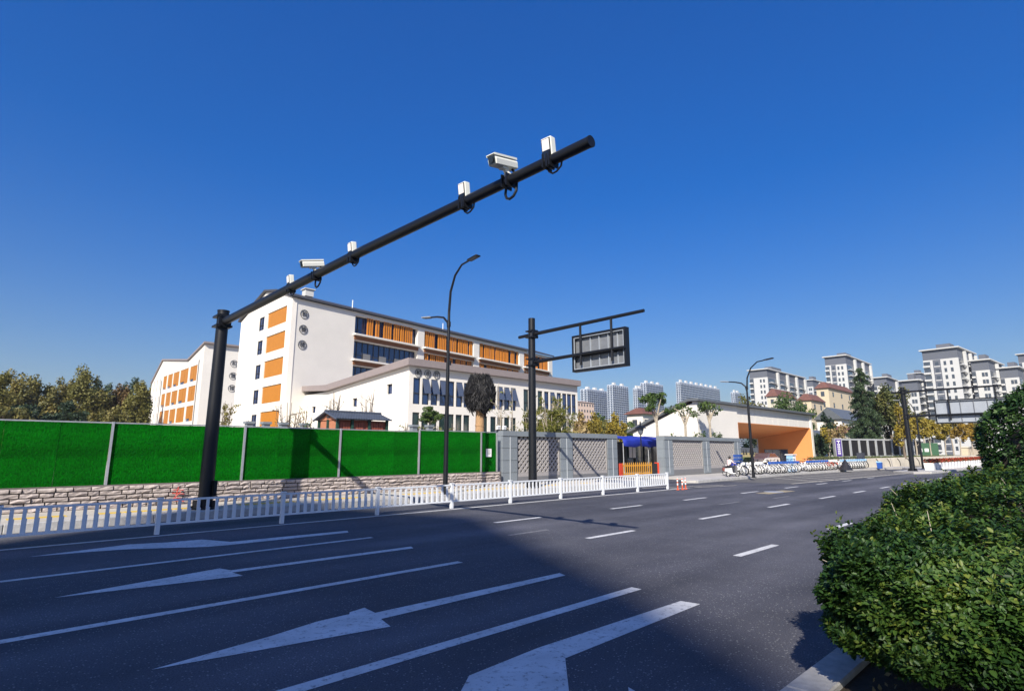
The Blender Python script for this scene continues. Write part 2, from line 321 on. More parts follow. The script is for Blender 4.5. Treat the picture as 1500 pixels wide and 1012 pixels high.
# ---------------------------------------------------------------- foliage tools
def npmesh(name, verts, faces, material, tone=None, parent=None, **kw):
    me = bpy.data.meshes.new(name); nv = len(verts); nf, k = faces.shape
    me.vertices.add(nv); me.vertices.foreach_set('co', verts.astype(np.float32).ravel())
    me.loops.add(nf*k); me.loops.foreach_set('vertex_index', faces.astype(np.int32).ravel())
    me.polygons.add(nf); me.polygons.foreach_set('loop_start', np.arange(0, nf*k, k, dtype=np.int32))
    me.update(calc_edges=True)
    if tone is not None:
        a = me.attributes.new('tone', 'FLOAT', 'FACE'); a.data.foreach_set('value', np.clip(tone, 0, 1).astype(np.float32))
    me.materials.append(material)
    return inst(name, me, parent, **kw)
def unit(a): return a/np.maximum(np.linalg.norm(a, axis=1, keepdims=True), 1e-9)
def leaves(rng, P, size, tone, outward=None, droop=.0, narrow=.5, wide=False, flat=.35):
    """folded leaves at the points P: (verts, faces, tone per face)"""
    n = len(P); nor = unit(rng.normal(size=(n, 3)))
    if outward is not None: nor = unit(nor*(1-flat)+outward*flat*1.6)
    t = unit(np.cross(nor, unit(rng.normal(size=(n, 3))))); t[:, 2] -= droop; t = unit(t)
    s = unit(np.cross(nor, t)); nor = np.cross(t, s)
    L = (size*rng.uniform(.6, 1.25, n))[:, None]; W = L*narrow*.5
    if wide:
        V = np.stack([P, P+t*L*.30+s*W*.9+nor*W*.35, P+t*L*.66+s*W*.85+nor*W*.3, P+t*L-nor*L*.06, P+t*L*.66-s*W*.85+nor*W*.3, P+t*L*.30-s*W*.9+nor*W*.35], 1)
        b = np.arange(n)[:, None]*6
        F = np.concatenate([b+np.array([0, 1, 2, 3]), b+np.array([0, 3, 4, 5])], 0)
        return V.reshape(-1, 3), F, np.concatenate([tone, tone])
    V = np.stack([P-t*L*.5, P+s*W, P+t*L*.5, P-s*W], 1)
    F = np.arange(n)[:, None]*4+np.arange(4)
    return V.reshape(-1, 3), F, tone
def blobs(rng, cl, n, power=.45):
    """n points inside a list of ellipsoids (cx,cy,cz,rx,ry,rz), denser toward their skins; returns points, outward, tone"""
    cl = np.array(cl, float); wgt = (cl[:, 3]*cl[:, 4]*cl[:, 5])**(2/3); wgt /= wgt.sum()
    k = rng.choice(len(cl), n, p=wgt); d = unit(rng.normal(size=(n, 3))); r = rng.random(n)**power
    P = cl[k, :3]+d*r[:, None]*cl[k, 3:6]
    ct = rng.random(len(cl)); tone = .55*ct[k]+.45*rng.random(n)
    return P, d, tone
def crown_clusters(rng, c, R, n, f=.34):
    out = []
    for i in range(n):
        d = unit(rng.normal(size=(1, 3)))[0]; r = rng.random()**.4*.84
        s = f*rng.uniform(.6, 1.25); p = np.array(c)+d*r*np.array(R)
        out.append((*p, R[0]*s, R[1]*s, R[2]*s*.85))
    return out
def limbs(mb, rng, h, cb, R, r0, n=6, lean=0.0, top=.8):
    """tapered trunk with limbs, local coordinates"""
    zt = cb+(h-cb)*top; k = 6; pts = [(lean*(i/k)**2*h*.1+rng.normal()*.02*h*.3*(i > 0), rng.normal()*.02*h*.3*(i > 0), zt*i/k) for i in range(k+1)]
    mb.tube(pts, [r0*(1.25 if i == 0 else 1)*(1-.8*i/k) for i in range(k+1)], 8)
    for i in range(n):
        a = 2*pi*i/n+rng.uniform(-.4, .4); z0 = cb*rng.uniform(.75, 1.0)+(h-cb)*rng.uniform(0, .45)
        f = z0/zt*k; q = pts[min(int(f), k-1)]
        ln = R*rng.uniform(.55, .9); up = (h-cb)*rng.uniform(.18, .4)
        p0 = Vector((q[0], q[1], z0)); d = Vector((cos(a)*ln, sin(a)*ln, up))
        mb.tube([p0, p0+d*.5+Vector((0, 0, up*.15)), p0+d], [r0*.42, r0*.26, r0*.08], 6)
TREE_N = [0]
def tree(name, label, cat, x, y, z, h, R, cb, n, leaf, lm, r0=.18, bark='bark', nclus=26, group=None, seed=None, f=.34, ry=None, power=.45, lean=0, droop=.1, nl=6, narrow=.7):
    TREE_N[0] += 1; rng = np.random.default_rng(seed if seed is not None else 100+TREE_N[0])
    root = thing(name, label, cat, (x, y, z), group)
    mb = MB(); limbs(mb, rng, h, cb, R, r0, nl, lean); mb.build('trunk', M[bark], root, True)
    cz = (h+cb)/2; cl = crown_clusters(rng, (0, 0, cz), (R, ry or R, (h-cb)/2), nclus, f)
    cl = [(a, b, max(c, cb*.9), d, e, g) for a, b, c, d, e, g in cl]
    P, d, t = blobs(rng, cl, n, power); V, F, T = leaves(rng, P, leaf, t, d, droop, narrow)
    npmesh('crown', V, F, M[lm], T, root)
    return root

# ---------------------------------------------------------------- the ground and the road
Z = .2
def poly(name, pts, z, m, parent=None, **kw):
    mb = MB(); mb.add([(x, y, z) for x, y in pts], [tuple(range(len(pts)))]); return mb.build(name, m, parent, **kw)
poly('ground', [(-1600, -1600), (1600, -1600), (1600, 1600), (-1600, 1600)], -.15, M['earth'], kind='structure')
road = poly('road', [(-90, 1.85), (420, 1.85), (420, 17.6), (-90, 17.6)], 0, M['asphalt'], kind='structure')
poly('gate_driveway', [(27.9, 17.6), (34.2, 17.6), (34.2, 40), (27.9, 40)], .01, M['asphalt'], kind='structure')
def marking(name, pts, m='paint', z=.004, label=None):
    o = poly(name, pts, z, M[m], road)
    if label: o['label'] = label
    return o
def stripe(name, x0, x1, y, wd, m='paint', **kw): return marking(name, [(x0, y-wd/2), (x1, y-wd/2), (x1, y+wd/2), (x0, y+wd/2)], m, **kw)
stripe('edge_line', -90, 27.2, 14.72, .14)
stripe('lane_line', -90, 6.66, 11.24, .14); stripe('lane_line', -90, 6.32, 7.78, .15); stripe('lane_line', -90, 6.89, 4.66, .16)
for y, xs in ((11.25, (10.28, 15.36, 20.0, 25.0, 30.0, 34.6, 39.2, 44.5)), (7.9, (9.91, 14.87, 19.53, 24.5, 28.9, 33.4, 38.2, 43.2, 48, 53)), (4.76, (10.2, 15.2, 20.2, 25.2, 30.2))):
    for x in xs: stripe('lane_dash', x, x+1.75, y, .15)
stripe('lane_dash', 19.3, 20.9, 9.5, .13, 'faded', label='faded old lane dash between the fresh white dashes')
stripe('lane_dash', 23.3, 24.9, 9.2, .13, 'faded', label='faded old lane dash between the fresh white dashes')
stripe('lane_dash', 9.0, 10.3, 9.4, .13, 'faded', label='faded old lane dash between the fresh white dashes')
marking('turn_arrow', [(6.78, 12.56), (4.25, 12.74), (3.92, 13.50), (3.30, 13.56), (2.66, 13.83), (2.33, 13.72), (1.10, 13.46), (2.07, 13.30), (2.54, 13.16), (3.73, 12.40), (4.1, 12.34), (6.66, 12.28)][::-1], label='slanted white turn arrow nearest the railing')
marking('straight_arrow', [(1.10, 9.56), (3.30, 9.22), (3.26, 9.58), (6.52, 9.46), (6.60, 9.66), (3.30, 9.76), (3.22, 10.04)], label='straight white arrow in the second lane from the railing')
marking('straight_arrow', [(1.42, 5.92), (3.55, 5.53), (3.62, 5.84), (6.80, 5.86), (6.86, 6.03), (3.70, 6.10), (3.72, 6.38), (3.5, 6.33), (3.46, 6.26), (3.08, 6.25), (2.5, 6.1)], label='large straight white arrow with a ragged edge, nearest the camera but one')
marking('turn_arrow', [(6.76, 3.66), (6.72, 3.90), (4.2, 3.98), (3.3, 3.92), (3.02, 3.7), (2.9, 2.9), (3.1, 2.55), (2.6, 2.55), (3.25, 1.95), (3.9, 2.55), (3.55, 2.6), (3.62, 3.1), (4.18, 3.62)], label='white turn arrow bending toward the kerb at the bottom edge')
marking('turn_arrow', [(4.06, 2.86), (3.5, 2.45), (3.95, 2.5)], label='small tip of a white arrow beside the near kerb')
for i in range(9):                                     # parking bays on the apron to the right
    x = 37.5+i*2.7
    marking('bay_line', [(x+3.0, 15.9), (x+3.2, 15.9), (x+.2, 11.9-i*.10), (x, 11.9-i*.10)], 'paint_old', .008)
marking('bay_edge_line', [(34, 12.3), (62, 10.9), (62, 11.05), (34, 12.45)], 'paint_old', .012)
poly('parking_apron', [(33.8, 12.2), (62.5, 10.75), (66, 17.5), (33.8, 17.5)], .004, mat('old_asphalt', (.105, .10, .095), .9, var=.2, scale=2, bump=.3, bscale=60), kind='structure')
marking('box_line', [(25.5, 15.0), (30.5, 13.9), (30.5, 14.02), (25.5, 15.14)], 'paint_old'); marking('box_line', [(24.9, 16.2), (30.3, 14.55), (30.3, 14.67), (24.9, 16.34)], 'paint_old')
mhm = MB(); mhm.lathe((0, 0, 0), [(.42, 0), (.42, .012), (.34, .014), (.0, .014)], 20)
inst('manhole_cover', mhm.mesh('manhole_cover', M['steel']), road, (26.9, 10.6, .002))
poly('road_patch', [(25.4, 10.2), (28.2, 10.1), (28.3, 10.75), (25.5, 10.85)], .0035, mat('sandy_patch', (.30, .25, .16), .9, var=.3, scale=4), road)
# far pavements, kerbs
def slab(name, pts, z0, z1, m, **kw): return MB().prism(pts, z0, z1).build(name, m, **kw)
pav = slab('pavement', [(-90, 17.62), (27.6, 17.62), (28.4, 19.4), (28.4, 24), (-90, 24)], -.1, Z, M['paving'], kind='structure')
slab('school_ground', [(-160, 24.01), (46, 24.01), (46, 260), (-160, 260)], -.1, Z-.01, M['paving'], kind='structure')
pav2 = slab('right_pavement', [(31.0, 16.6), (47, 16.9), (62, 16.0), (74, 13.4), (80, 40), (33.6, 40), (33.6, 19), (30.4, 17.2)], -.1, .15, M['concrete'], kind='structure')
pav3 = slab('far_pavement', [(55.5, 10.7), (57.0, 9.9), (62, 9.55), (260, 7.5), (260, 14), (68, 14), (66, 12.6), (57, 12.4)], -.1, .15, M['concrete'], kind='structure')
def kerbs(parent, p0, p1, wd, z, ln=1.0):
    p0 = Vector(p0); p1 = Vector(p1); d = p1-p0; n = max(1, round(d.length/ln)); a = atan2(d.y, d.x)
    km = MB(); km.obox((0, 0, 0), (d.length/n-.012, wd, .3)); me = km.mesh('kerbstone', M['kerb'])
    for i in range(n):
        q = p0+d*((i+.5)/n); bev(inst('kerbstone', me, parent, (q.x, q.y, z-.15+random.uniform(-.002, .002)), (0, 0, a)), .012)
kerbs(pav, (-4, 17.55), (27.5, 17.55), .14, Z+.006)
kerbs(pav2, (31.0, 16.53), (47, 16.83), .14, .156, 1.5); kerbs(pav2, (47, 16.83), (62, 15.93), .14, .156, 1.5)
kerbs(pav3, (57.0, 9.83), (62, 9.48), .14, .156, 1.5); kerbs(pav3, (62, 9.48), (110, 8.7), .14, .156, 3)
tm = MB(); tm.box((-.28, -.2, 0), (.28, .2, .008)); tme = tm.mesh('tactile_tile', M['tactile'])
for i in range(46):
    x = -.5+i*.6
    if random.random() < .55: inst('tactile_tile', tme, pav, (x, 18.75, Z))
# median with soil and the near kerb
med = slab('median', [(-40, -3.6), (120, -3.6), (120, 1.58), (-40, 1.58)], -.1, .10, M['soil'], kind='structure')
kerbs(med, (-3.4, 1.715), (14.6, 1.715), .27, .15, .99)
# wooded hill far behind
hm = MB(); rngh = np.random.default_rng(3); ring = []
for i in range(61):
    px = 560+i*20; x, y = along(px, 1150); hh = 62+26*sin(i*.37)+16*sin(i*.9+1)+6*sin(i*2.3)
    ring.append((x, y, max(12, hh)))
vs = [(x, y, -2) for x, y, _ in ring]+[(x, y, h*.8) for x, y, h in ring]+[(x*1.12, y*1.12, h) for x, y, h in ring]
n = len(ring); fs = [(i, i+1, n+i+1, n+i) for i in range(n-1)]+[(n+i, n+i+1, 2*n+i+1, 2*n+i) for i in range(n-1)]
hm.add(vs, fs).build('hills', M['hill'], None, True, kind='structure')
# the high-rise behind the camera whose shadow lies over the road
H = 62.0; dx, dy = H*SUN.x/SUN.z*-1, H*SUN.y/SUN.z*-1
sp = [(8.3, 20.4), (-4, 8.5), (-7, -8), (4.2, 0.3), (6.6, 4.2), (10.8, 12.5)]
hr = thing('apartment_tower', 'tall pale apartment tower behind the viewer, shading the road', 'tower', (sp[0][0]-dx, sp[0][1]-dy, 0))
t_ = MB(hr.location); t_.prism([(x-dx, y-dy) for x, y in sp], 0, H); t_.build('wall', M['tower'], hr)
t_ = MB(hr.location)
for i in range(len(sp)):
    a = Vector((*sp[i], 0))-Vector((dx, dy, 0)); b = Vector((*sp[(i+1) % len(sp)], 0))-Vector((dx, dy, 0)); d = b-a; nn = max(1, int(d.length/2.6)); nrm = Vector((d.y, -d.x, 0)).normalized()
    if nrm.dot((a+b)/2-Vector((-70, -40, 0))) < 0: nrm = -nrm
    for k in range(nn):
        for fl in range(19):
            q = a+d*((k+.5)/nn)+nrm*.02; t_.obox((q.x, q.y, 2.4+fl*3.1), (1.4, .08, 1.5), atan2(d.y, d.x))
t_.build('window', M['twin'], hr, kind='stuff')

def haze():
    m = bpy.data.materials.new('haze'); m.use_nodes = True; t = m.node_tree; t.nodes.remove(t.nodes['Principled BSDF'])
    v = t.nodes.new('ShaderNodeVolumePrincipled'); v.inputs['Density'].default_value = .00022; v.inputs['Color'].default_value = (.80, .88, 1, 1); v.inputs['Anisotropy'].default_value = .1
    t.links.new(v.outputs[0], t.nodes['Material Output'].inputs['Volume'])
    MB().box((-1700, -1700, -1.2), (1700, 1700, 130)).build('haze', m, kind='stuff')
haze()
# ---------------------------------------------------------------- buildings of the school
def winpart(parent, F, h, depth, frame='frame', glass='glass', cols=1, bars=(), fw=.05, openup=0.0, name='window'):
    """one window: a frame part and its pane as a sub-part"""
    u0, u1, z0, z1 = h; mb = MB(parent.location)
    for a, b, c, d in ((u0, u1, z0, z0+fw), (u0, u1, z1-fw, z1), (u0, u0+fw, z0+fw, z1-fw), (u1-fw, u1, z0+fw, z1-fw)): F.box(mb, a, b, depth-.03, depth+.05, c, d)
    for i in range(1, cols):
        u = u0+(u1-u0)*i/cols; F.box(mb, u-fw*.5, u+fw*.5, depth-.03, depth+.05, z0+fw, z1-fw)
    for b in bars:
        z = z0+(z1-z0)*b; F.box(mb, u0+fw, u1-fw, depth-.025, depth+.045, z-fw*.5, z+fw*.5)
    w_ = mb.build(name, M[frame], parent)
    mb = MB(parent.location); F.box(mb, u0+fw*.5, u1-fw*.5, depth+.06, depth+.075, z0+fw*.5, z1-fw*.5); mb.build('pane', M[glass], w_)
    if openup:                                         # awning sash pushed out at its foot
        zb = z0+(z1-z0)*.42; mb = MB(parent.location); g = Vector((0, 0, 0)); q = openup
        top = [F.p(u0+.03, depth-.06, z1-.04), F.p(u1-.03, depth-.06, z1-.04)]; bot = [F.p(u0+.03, depth-.06-q, zb), F.p(u1-.03, depth-.06-q, zb)]
        nn = F.n*.04; mb.hexa([bot[0], bot[1], bot[1]+nn, bot[0]+nn, top[0], top[1], top[1]+nn, top[0]+nn]); mb.build('open_sash', M['sash'], w_)
    return w_
def text_mesh(s, size, depth=.02):
    cu = bpy.data.curves.new('glyph', 'FONT'); cu.body = s; cu.size = size; cu.extrude = depth; cu.offset = -.002*size; cu.align_x = 'CENTER'; cu.align_y = 'CENTER'
    o = bpy.data.objects.new('glyph', cu); C.objects.link(o)
    dg = bpy.context.evaluated_depsgraph_get(); me = bpy.data.meshes.new_from_object(o.evaluated_get(dg)); bpy.data.objects.remove(o)
    me.materials.clear(); return me
def emblem(parent, F, u, z, r, ch, lab=None):
    mb = MB(parent.location); n = 28
    vs = []
    for k in range(n):
        a = 2*pi*k/n
        for rr, d in ((r, -.02), (r*.91, -.02), (r*.91, -.06), (r, -.06)): vs.append(F.p(u+rr*cos(a), d, z+rr*sin(a)))
    fs = [(i*4+j, ((i+1) % n)*4+j, ((i+1) % n)*4+(j+1) % 4, i*4+(j+1) % 4) for i in range(n) for j in range(4)]
    e = mb.add(vs, fs).build('emblem', M['frame'], parent)
    me = text_mesh(ch, r*1.35); me.materials.append(M['frame'])
    mw = Matrix((( *F.e, 0), (0, 0, 1, 0), (*(-F.n), 0), (0, 0, 0, 1))).transposed()
    q = F.p(u, -.06, z)-parent.location; mw.translation = q
    g = inst('letter', me, e); g.matrix_local = mw
    return e
# --- the five-storey teaching block
A = Vector((24.3, 60, 0)); AZ = radians(8)
main = thing('teaching_block', 'tall white five storey school block with rows of orange fins', 'school building', (24.3, 60, 0))
F = Fr(A, AZ); Ln = 51.5; e = F.e*Ln
prof = [(60, 18.55), (64, 20.0), (68, 20.75), (76, 18.4)]
mb = MB(A)                                             # body behind the facade skins
body = [(24.9, 61.1, .0), (24.9, 76, .0), (24.9, 76, 18.2), (24.9, 68, 20.5), (24.9, 64, 19.7), (24.9, 61.1, 18.3)]
mb.extr(body, e*.985)
G = Fr(A, pi/2, -1)                                    # gable wall: u = northing, d = into the building (+X)
rows = [(16.0, 17.95), (13.05, 15.05), (10.1, 12.1), (7.15, 9.1), (4.2, 6.2)]
gh = []
pans = []; gw = []
for i, (a, b) in enumerate(rows):
    pans.append((1.35, 6.9, a, b)); gw.append((7.9, 9.5, a+.1, b-.2))
wallgrid(mb, G, 0, 16, 0, 17.9, 0, .55, pans+gw)
top = [(24.3, 60, 17.9), (24.3, 76, 17.9), (24.3, 76, 18.4), (24.3, 68, 20.75), (24.3, 64, 20.0), (24.3, 60, 18.55)]
mb.extr(top, (.55, 0, 0))
bays = [(8.4, 18.7), (19.9, 30.1), (31.4, 41.6), (42.9, 50.3)]
fh = []
zr = [(15.85, 18.15), (12.75, 15.05), (9.65, 11.95), (6.5, 8.8), (3.4, 5.7)]
for (u0, u1) in bays:
    for a, b in zr: fh.append((u0, u1, a, b))
wallgrid(mb, F, .552, Ln, 0, 18.55, 0, .95, fh)
wallm = mb.build('wall', M['white'], main)
mb = MB(A)                                             # roof skin with eaves
rp = [(24.0, 59.6, 18.56), (24.0, 64, 20.05), (24.0, 68, 20.8), (24.0, 76.4, 18.4)]; rp = rp+[(x, y, z+.22) for x, y, z in rp[::-1]]
mb.extr(rp, e*1.01); mb.build('roof', M['roof_dk'], main)
mb = MB(A)
for k, u in enumerate((2.2, 34)):
    q = F.p(u, 3.2, 0)
mb.obox((27.5, 63.5, 20.3), (1.0, 1.0, .8)); mb.obox((27.5, 63.5, 20.76), (1.3, 1.3, .1)); mb.build('roof_vent', M['tower'], main)
for q_ in ((32.8, 62.4), (48.8, 65)): mb = MB(A); mb.tube([(*q_, 18.7), (*q_, 20.3)], .06, 6); mb.build('roof_vent_pipe', M['wplas'], main)
for h in pans:
    mb = MB(A); G.box(mb, h[0]+.06, h[1]-.06, .10, .16, h[2]+.05, h[3]-.07); mb.build('orange_panel', M['orange'], main)
    mb = MB(A); G.box(mb, h[0], h[1], .20, .24, h[2], h[3]); mb.build('panel_backing', M['frame'], main)
for h in gw: winpart(main, G, h, .09, bars=(.42,), cols=2)
finm = MB(); finm.box((-.09, -.07, 0), (.09, .07, 2.28)); fin = finm.mesh('fin', M['orange_fin'])
rg = random.Random(4)
for bi, (u0, u1) in enumerate(bays):
    for ri, (a, b) in enumerate(zr):
        mb = MB(A); F.box(mb, u0, u1, .60, .64, a, b)
        nn = 6 if bi == 0 else 5
        winpart(main, F, (u0, u1, a, b), .62, cols=nn*2, bars=(.28,), fw=.07)
        if ri > 2 and bi > 0: continue
        if ri < 3:
            u = u0+.15+(1.9 if (bi == 0 and ri == 0) else 0)
            if bi == 0 and ri > 0:                     # open window row with grey blinds
                for q in range(4):
                    mb = MB(A); F.box(mb, u0+1.8+q*2.5, u0+2.9+q*2.5, .50, .54, a+.05, a+.9); mb.build('grey_spandrel', M['winframe'], main)
                continue
            while u < u1-.1:
                for k in range(rg.choice((2, 3, 3, 4, 5))):
                    if u > u1-.15: break
                    if ri < 2: inst('fin', fin, main, F.p(u, .20, a+.01)-A, (0, 0, AZ))
                    u += .345
                u += rg.choice((.1, .3, .6))
for a, b in zr[:4]:                                    # walkway ledges: white edge, brown soffit
    for u0, u1 in bays:
        mb = MB(A); F.box(mb, u0-.25, u1+.25, -.55, -.004, a-.24, a-.04); mb.build('ledge', M['white'], main)
        mb = MB(A); F.box(mb, u0-.05, u1+.05, -.12, -.006, a-.72, a-.25); mb.build('soffit_board', M['wood'], main)
for i, ch in enumerate('和臻楼'): emblem(main, F, 1.55, 16.9-i*1.75, .52, ch)
# --- the two-storey hall in front
B0 = Vector((26.6, 40, 0)); hall = thing('school_hall', 'low white two storey hall with slit windows and brown fascia', 'school building', B0)
F = Fr(B0, 0); G = Fr(B0, pi/2, -1); Lh = 22.4
us = []; u = .45
slits = [.45, 1.38, 2.3, 3.25, 4.18, 5.1, 6.0, 8.2, 9.3, 10.2, 11.1, 12.0, 13.8, 14.75, 15.9, 16.9, 17.85, 18.9, 19.8, 20.6, 21.4]
up = [(u, u+.72, 5.75, 8.0) for u in slits]; lo = [(u, u+.72, 2.2, 5.05) for u in slits]
mb = MB(B0); wallgrid(mb, F, 0, Lh, 0, 8.95, 0, .4, up+lo)
sw = [(2.6, 3.5, 6.75, 7.65), (8.7, 9.6, 6.0, 6.8), (17.5, 18.4, 5.8, 6.5)]
wallgrid(mb, G, .402, 20.3, 0, 7.85, 0, .4, sw)
mb.extr([(26.6, 40.402, 7.85), (26.6, 40.402, 8.95), (26.6, 54.6, 7.85)], (.4, 0, 0))
mb.box((26.7, 60, 0), (49, 60.3, 7.85)); mb.box((48.6, 40.41, 0), (49, 60, 7.85)); mb.build('wall', M['white'], hall)
mb = MB(B0); mb.extr([(26.15, 39.5, 8.96), (26.15, 39.5, 9.56), (26.15, 54.6, 8.5), (26.15, 60.6, 8.85), (26.15, 60.6, 8.3), (26.15, 54.6, 7.9)], (22.9, 0, 0)); mb.build('roof', M['roof_br'], hall)
rg = random.Random(2)
for i, h in enumerate(up): winpart(hall, F, h, .09, bars=(.42,), openup=(.42 if i in (1, 2, 3, 5, 9, 10, 11, 16) else 0), glass='glass_g' if i in (12, 14) else 'glass')
for h in lo: winpart(hall, F, h, .09, bars=(.45,), glass='glass_g')
for h in sw: winpart(hall, G, h, .2, bars=(), frame='frame')
for i, ch in enumerate('和合厅'): emblem(hall, F, .9+i*.98, 8.42, .35, ch)
# --- the far gabled block on the left
L0 = Vector((28, 105, 0)); lb = thing('gabled_block', 'white school block with two peaks and three orange window rows', 'school building', L0)
F = Fr(L0, 0); G = Fr(L0, pi/2, -1)
cols = [(3.1, 7.5), (8.5, 13.8), (14.5, 18.7), (19.2, 22.8), (23.5, 26.4)]
lrows = [(13.9, 16.7), (10.4, 13.1), (6.9, 9.6), (3.4, 6.1)]
lh = [(a, b, c, d) for a, b in cols for c, d in lrows]; lw = [(u, u+.7, c+.1, d-.3) for u in (28.4, 30.9, 33.4) for c, d in lrows]
mb = MB(L0); wallgrid(mb, G, 0, 36, 0, 17.0, 0, .4, lh+lw)
mb.extr([(28, 105, 17.0), (28, 105, 20.0), (28, 114, 18.0), (28, 133, 20.2), (28, 139.2, 17.0)], (.4, 0, 0))
F.box(mb, .402, 17, 0, .4, 0, 17.8)
mb.extr([(28.402, 105, 17.8), (28.402, 105.4, 17.8), (28.402, 105.4, 19.9), (28.402, 105, 19.9)], (16.6, 0, 0))
mb.box((28.6, 105.9, 0), (45, 140, 16.8)); mb.build('wall', M['white'], lb)
mb = MB(L0); rp = [(27.7, 104.4, 20.02), (27.7, 114, 18.05), (27.7, 133, 20.25), (27.7, 141, 16.0)]; mb.extr(rp+[(x, y, z+.28) for x, y, z in rp[::-1]], (17.8, 0, 0)); mb.build('roof', M['roof_br'], lb)
for h in lh:
    m_ = (h[0]+h[1])/2; mb = MB(L0); G.box(mb, h[0]+.05, m_-.06, .06, .12, h[2], h[3]); G.box(mb, m_+.06, h[1]-.05, .06, .12, h[2]+random.choice((0, .5)), h[3]); mb.build('orange_shutter', M['orange'], lb)
    mb = MB(L0); G.box(mb, *h[:2], .16, .2, *h[2:]); mb.build('window', M['glass'], lb)
for h in lw: winpart(lb, G, h, .15, name='window')
mb = MB(L0); G.box(mb, 2.1, 2.3, -.12, -.002, .2, 17.4); mb.build('drainpipe', M['winframe'], lb); mb = MB(L0); G.box(mb, 27.2, 27.4, -.12, -.002, .2, 16); mb.build('drainpipe', M['winframe'], lb)
for i, ch in enumerate('和雅楼'): emblem(lb, F, 5.0, 17.0-i*2.2, .65, ch)
# --- the gatehouse with the orange portal
P0 = Vector((44.6, 23.4, 0)); gh = thing('gatehouse', 'white gatehouse with sloping grey roof and open orange portal', 'gatehouse', P0)
F = Fr(P0, 0); G = Fr(P0, pi/2, -1); Lg = 27.9; zt = 6.0; u0, u1, zo = 7.7, 27.3, 4.45
mb = MB(P0)
F.box(mb, 0, u0, 0, .4, 0, zt-.02); mb2 = mb; mb = MB(P0)
mb.extr([(P0.x+u1, 23.4, 0), (P0.x+u1, 23.4, zt-.02), (P0.x+u1, 29.9, 3.5), (P0.x+u1, 29.9, 0)], (Lg-u1, 0, 0)); mb.build('wall', M['white'], gh); mb = mb2
wallgrid(mb, G, .402, 6.5, 0, 3.5, 0, .4, [])
mb.extr([(44.6, 23.802, 3.5), (44.6, 23.802, zt-.15), (44.6, 29.9, 3.5)], (.4, 0, 0))
mb.build('wall', M['white'], gh)
cp = MB(); cp.box((0, 0, 0), (1, .10, 1)); cpm = cp.mesh('cladding_panel', M['white'])
npan = 14
for i in range(npan):
    a = u0+(Lg-u0)*i/npan; inst('cladding_panel', cpm, gh, (a+.012, .12+random.uniform(0, .012), zo+.05), scale=((Lg-u0)/npan-.024, 1, zt-zo-.08))
mb = MB(P0); F.box(mb, u0, u1, .25, .5, zo+.06, zt-.03); mb.build('beam', M['concrete'], gh)
mb = MB(P0)
mb.hexa([F.p(u0, .13, zo), F.p(u1, .13, zo), F.p(u1, 6.2, 3.3), F.p(u0, 6.2, 3.3), F.p(u0, .13, zo+.055), F.p(u1, .13, zo+.055), F.p(u1, 6.2, 3.4), F.p(u0, 6.2, 3.4)]); mb.build('portal_ceiling', M['portal'], gh)
mb = MB(P0); mb.extr([(P0.x+u1-.003, 23.45, .15), (P0.x+u1-.003, 29.7, .15), (P0.x+u1-.003, 29.7, 3.28), (P0.x+u1-.003, 23.53, zo-.003), (P0.x+u1-.003, 23.45, zo-.003)], (-.1, 0, 0)); mb.build('portal_side', M['portal'], gh)
mb = MB(P0); mb.hexa([F.p(u0+.004, .02, .15), F.p(u0+.10, .02, .15), F.p(u0+.3, 6.1, .15), F.p(u0+.1, 6.1, .15), F.p(u0+.004, .02, zo-.01), F.p(u0+.10, .02, zo-.01), F.p(u0+.3, 6.1, 3.28), F.p(u0+.1, 6.1, 3.28)]); mb.build('portal_jamb', M['portal'], gh)
xs_ = P0.x+u1-.105
mb = MB(P0); mb.box((xs_-.05, 26.2, .3), (xs_, 29.0, .36)); mb.box((xs_-.05, 26.2, 1.95), (xs_, 29.0, 2.02)); 
for y in (26.2, 27.1, 28.0, 28.94): mb.box((xs_-.05, y, .36), (xs_, y+.06, 1.95))
gd = mb.build('door_frame', M['winframe'], gh); mb = MB(P0); mb.box((xs_-.02, 26.26, .36), (xs_-.004, 28.94, 1.95)); mb.build('glass_door', M['glass'], gd)
mb = MB(P0)
mb.extr([(44.2, 23.0, zt), (44.2, 24.0, zt+.02), (44.2, 30.3, 3.45), (44.2, 30.3, 3.68), (44.2, 24.0, zt+.25), (44.2, 23.0, zt+.2)], (Lg+.7, 0, 0)); mb.build('roof', M['grey_roof'], gh)
mb = MB(P0); F.box(mb, u0+.6, u1-.3, .3, 9, .14, .17); mb.build('portal_floor', M['paving'], gh)
mw = thing('mural_wall', 'beige mural wall with dark pines seen inside the portal', 'mural wall', (60, 34.5, 0))
mo = mw.location
mb = MB(mo); mb.box((60, 34.5, .15), (84, 34.9, 2.25)); mb.build('wall', M['tower_g'], mw)
mb = MB(mo); mb.box((60.2, 34.44, .4), (83.5, 34.495, 1.55)); mb.build('mural', M['mural'], mw)
mb = MB(mo); rg = random.Random(5)
for i in range(22):
    x = 60.8+i*1.02+rg.uniform(-.3, .3); h = rg.uniform(.4, .8); mb.extr([(x-.3, 34.43, 1.3), (x+.3, 34.43, 1.3), (x+.14, 34.43, 1.3+h*.5), (x+.19, 34.43, 1.3+h*.55), (x, 34.43, 1.3+h), (x-.19, 34.43, 1.3+h*.55), (x-.14, 34.43, 1.3+h*.5)], (0, .06, 0))
mb.build('painted_pine', M['dark'], mw, kind='stuff')
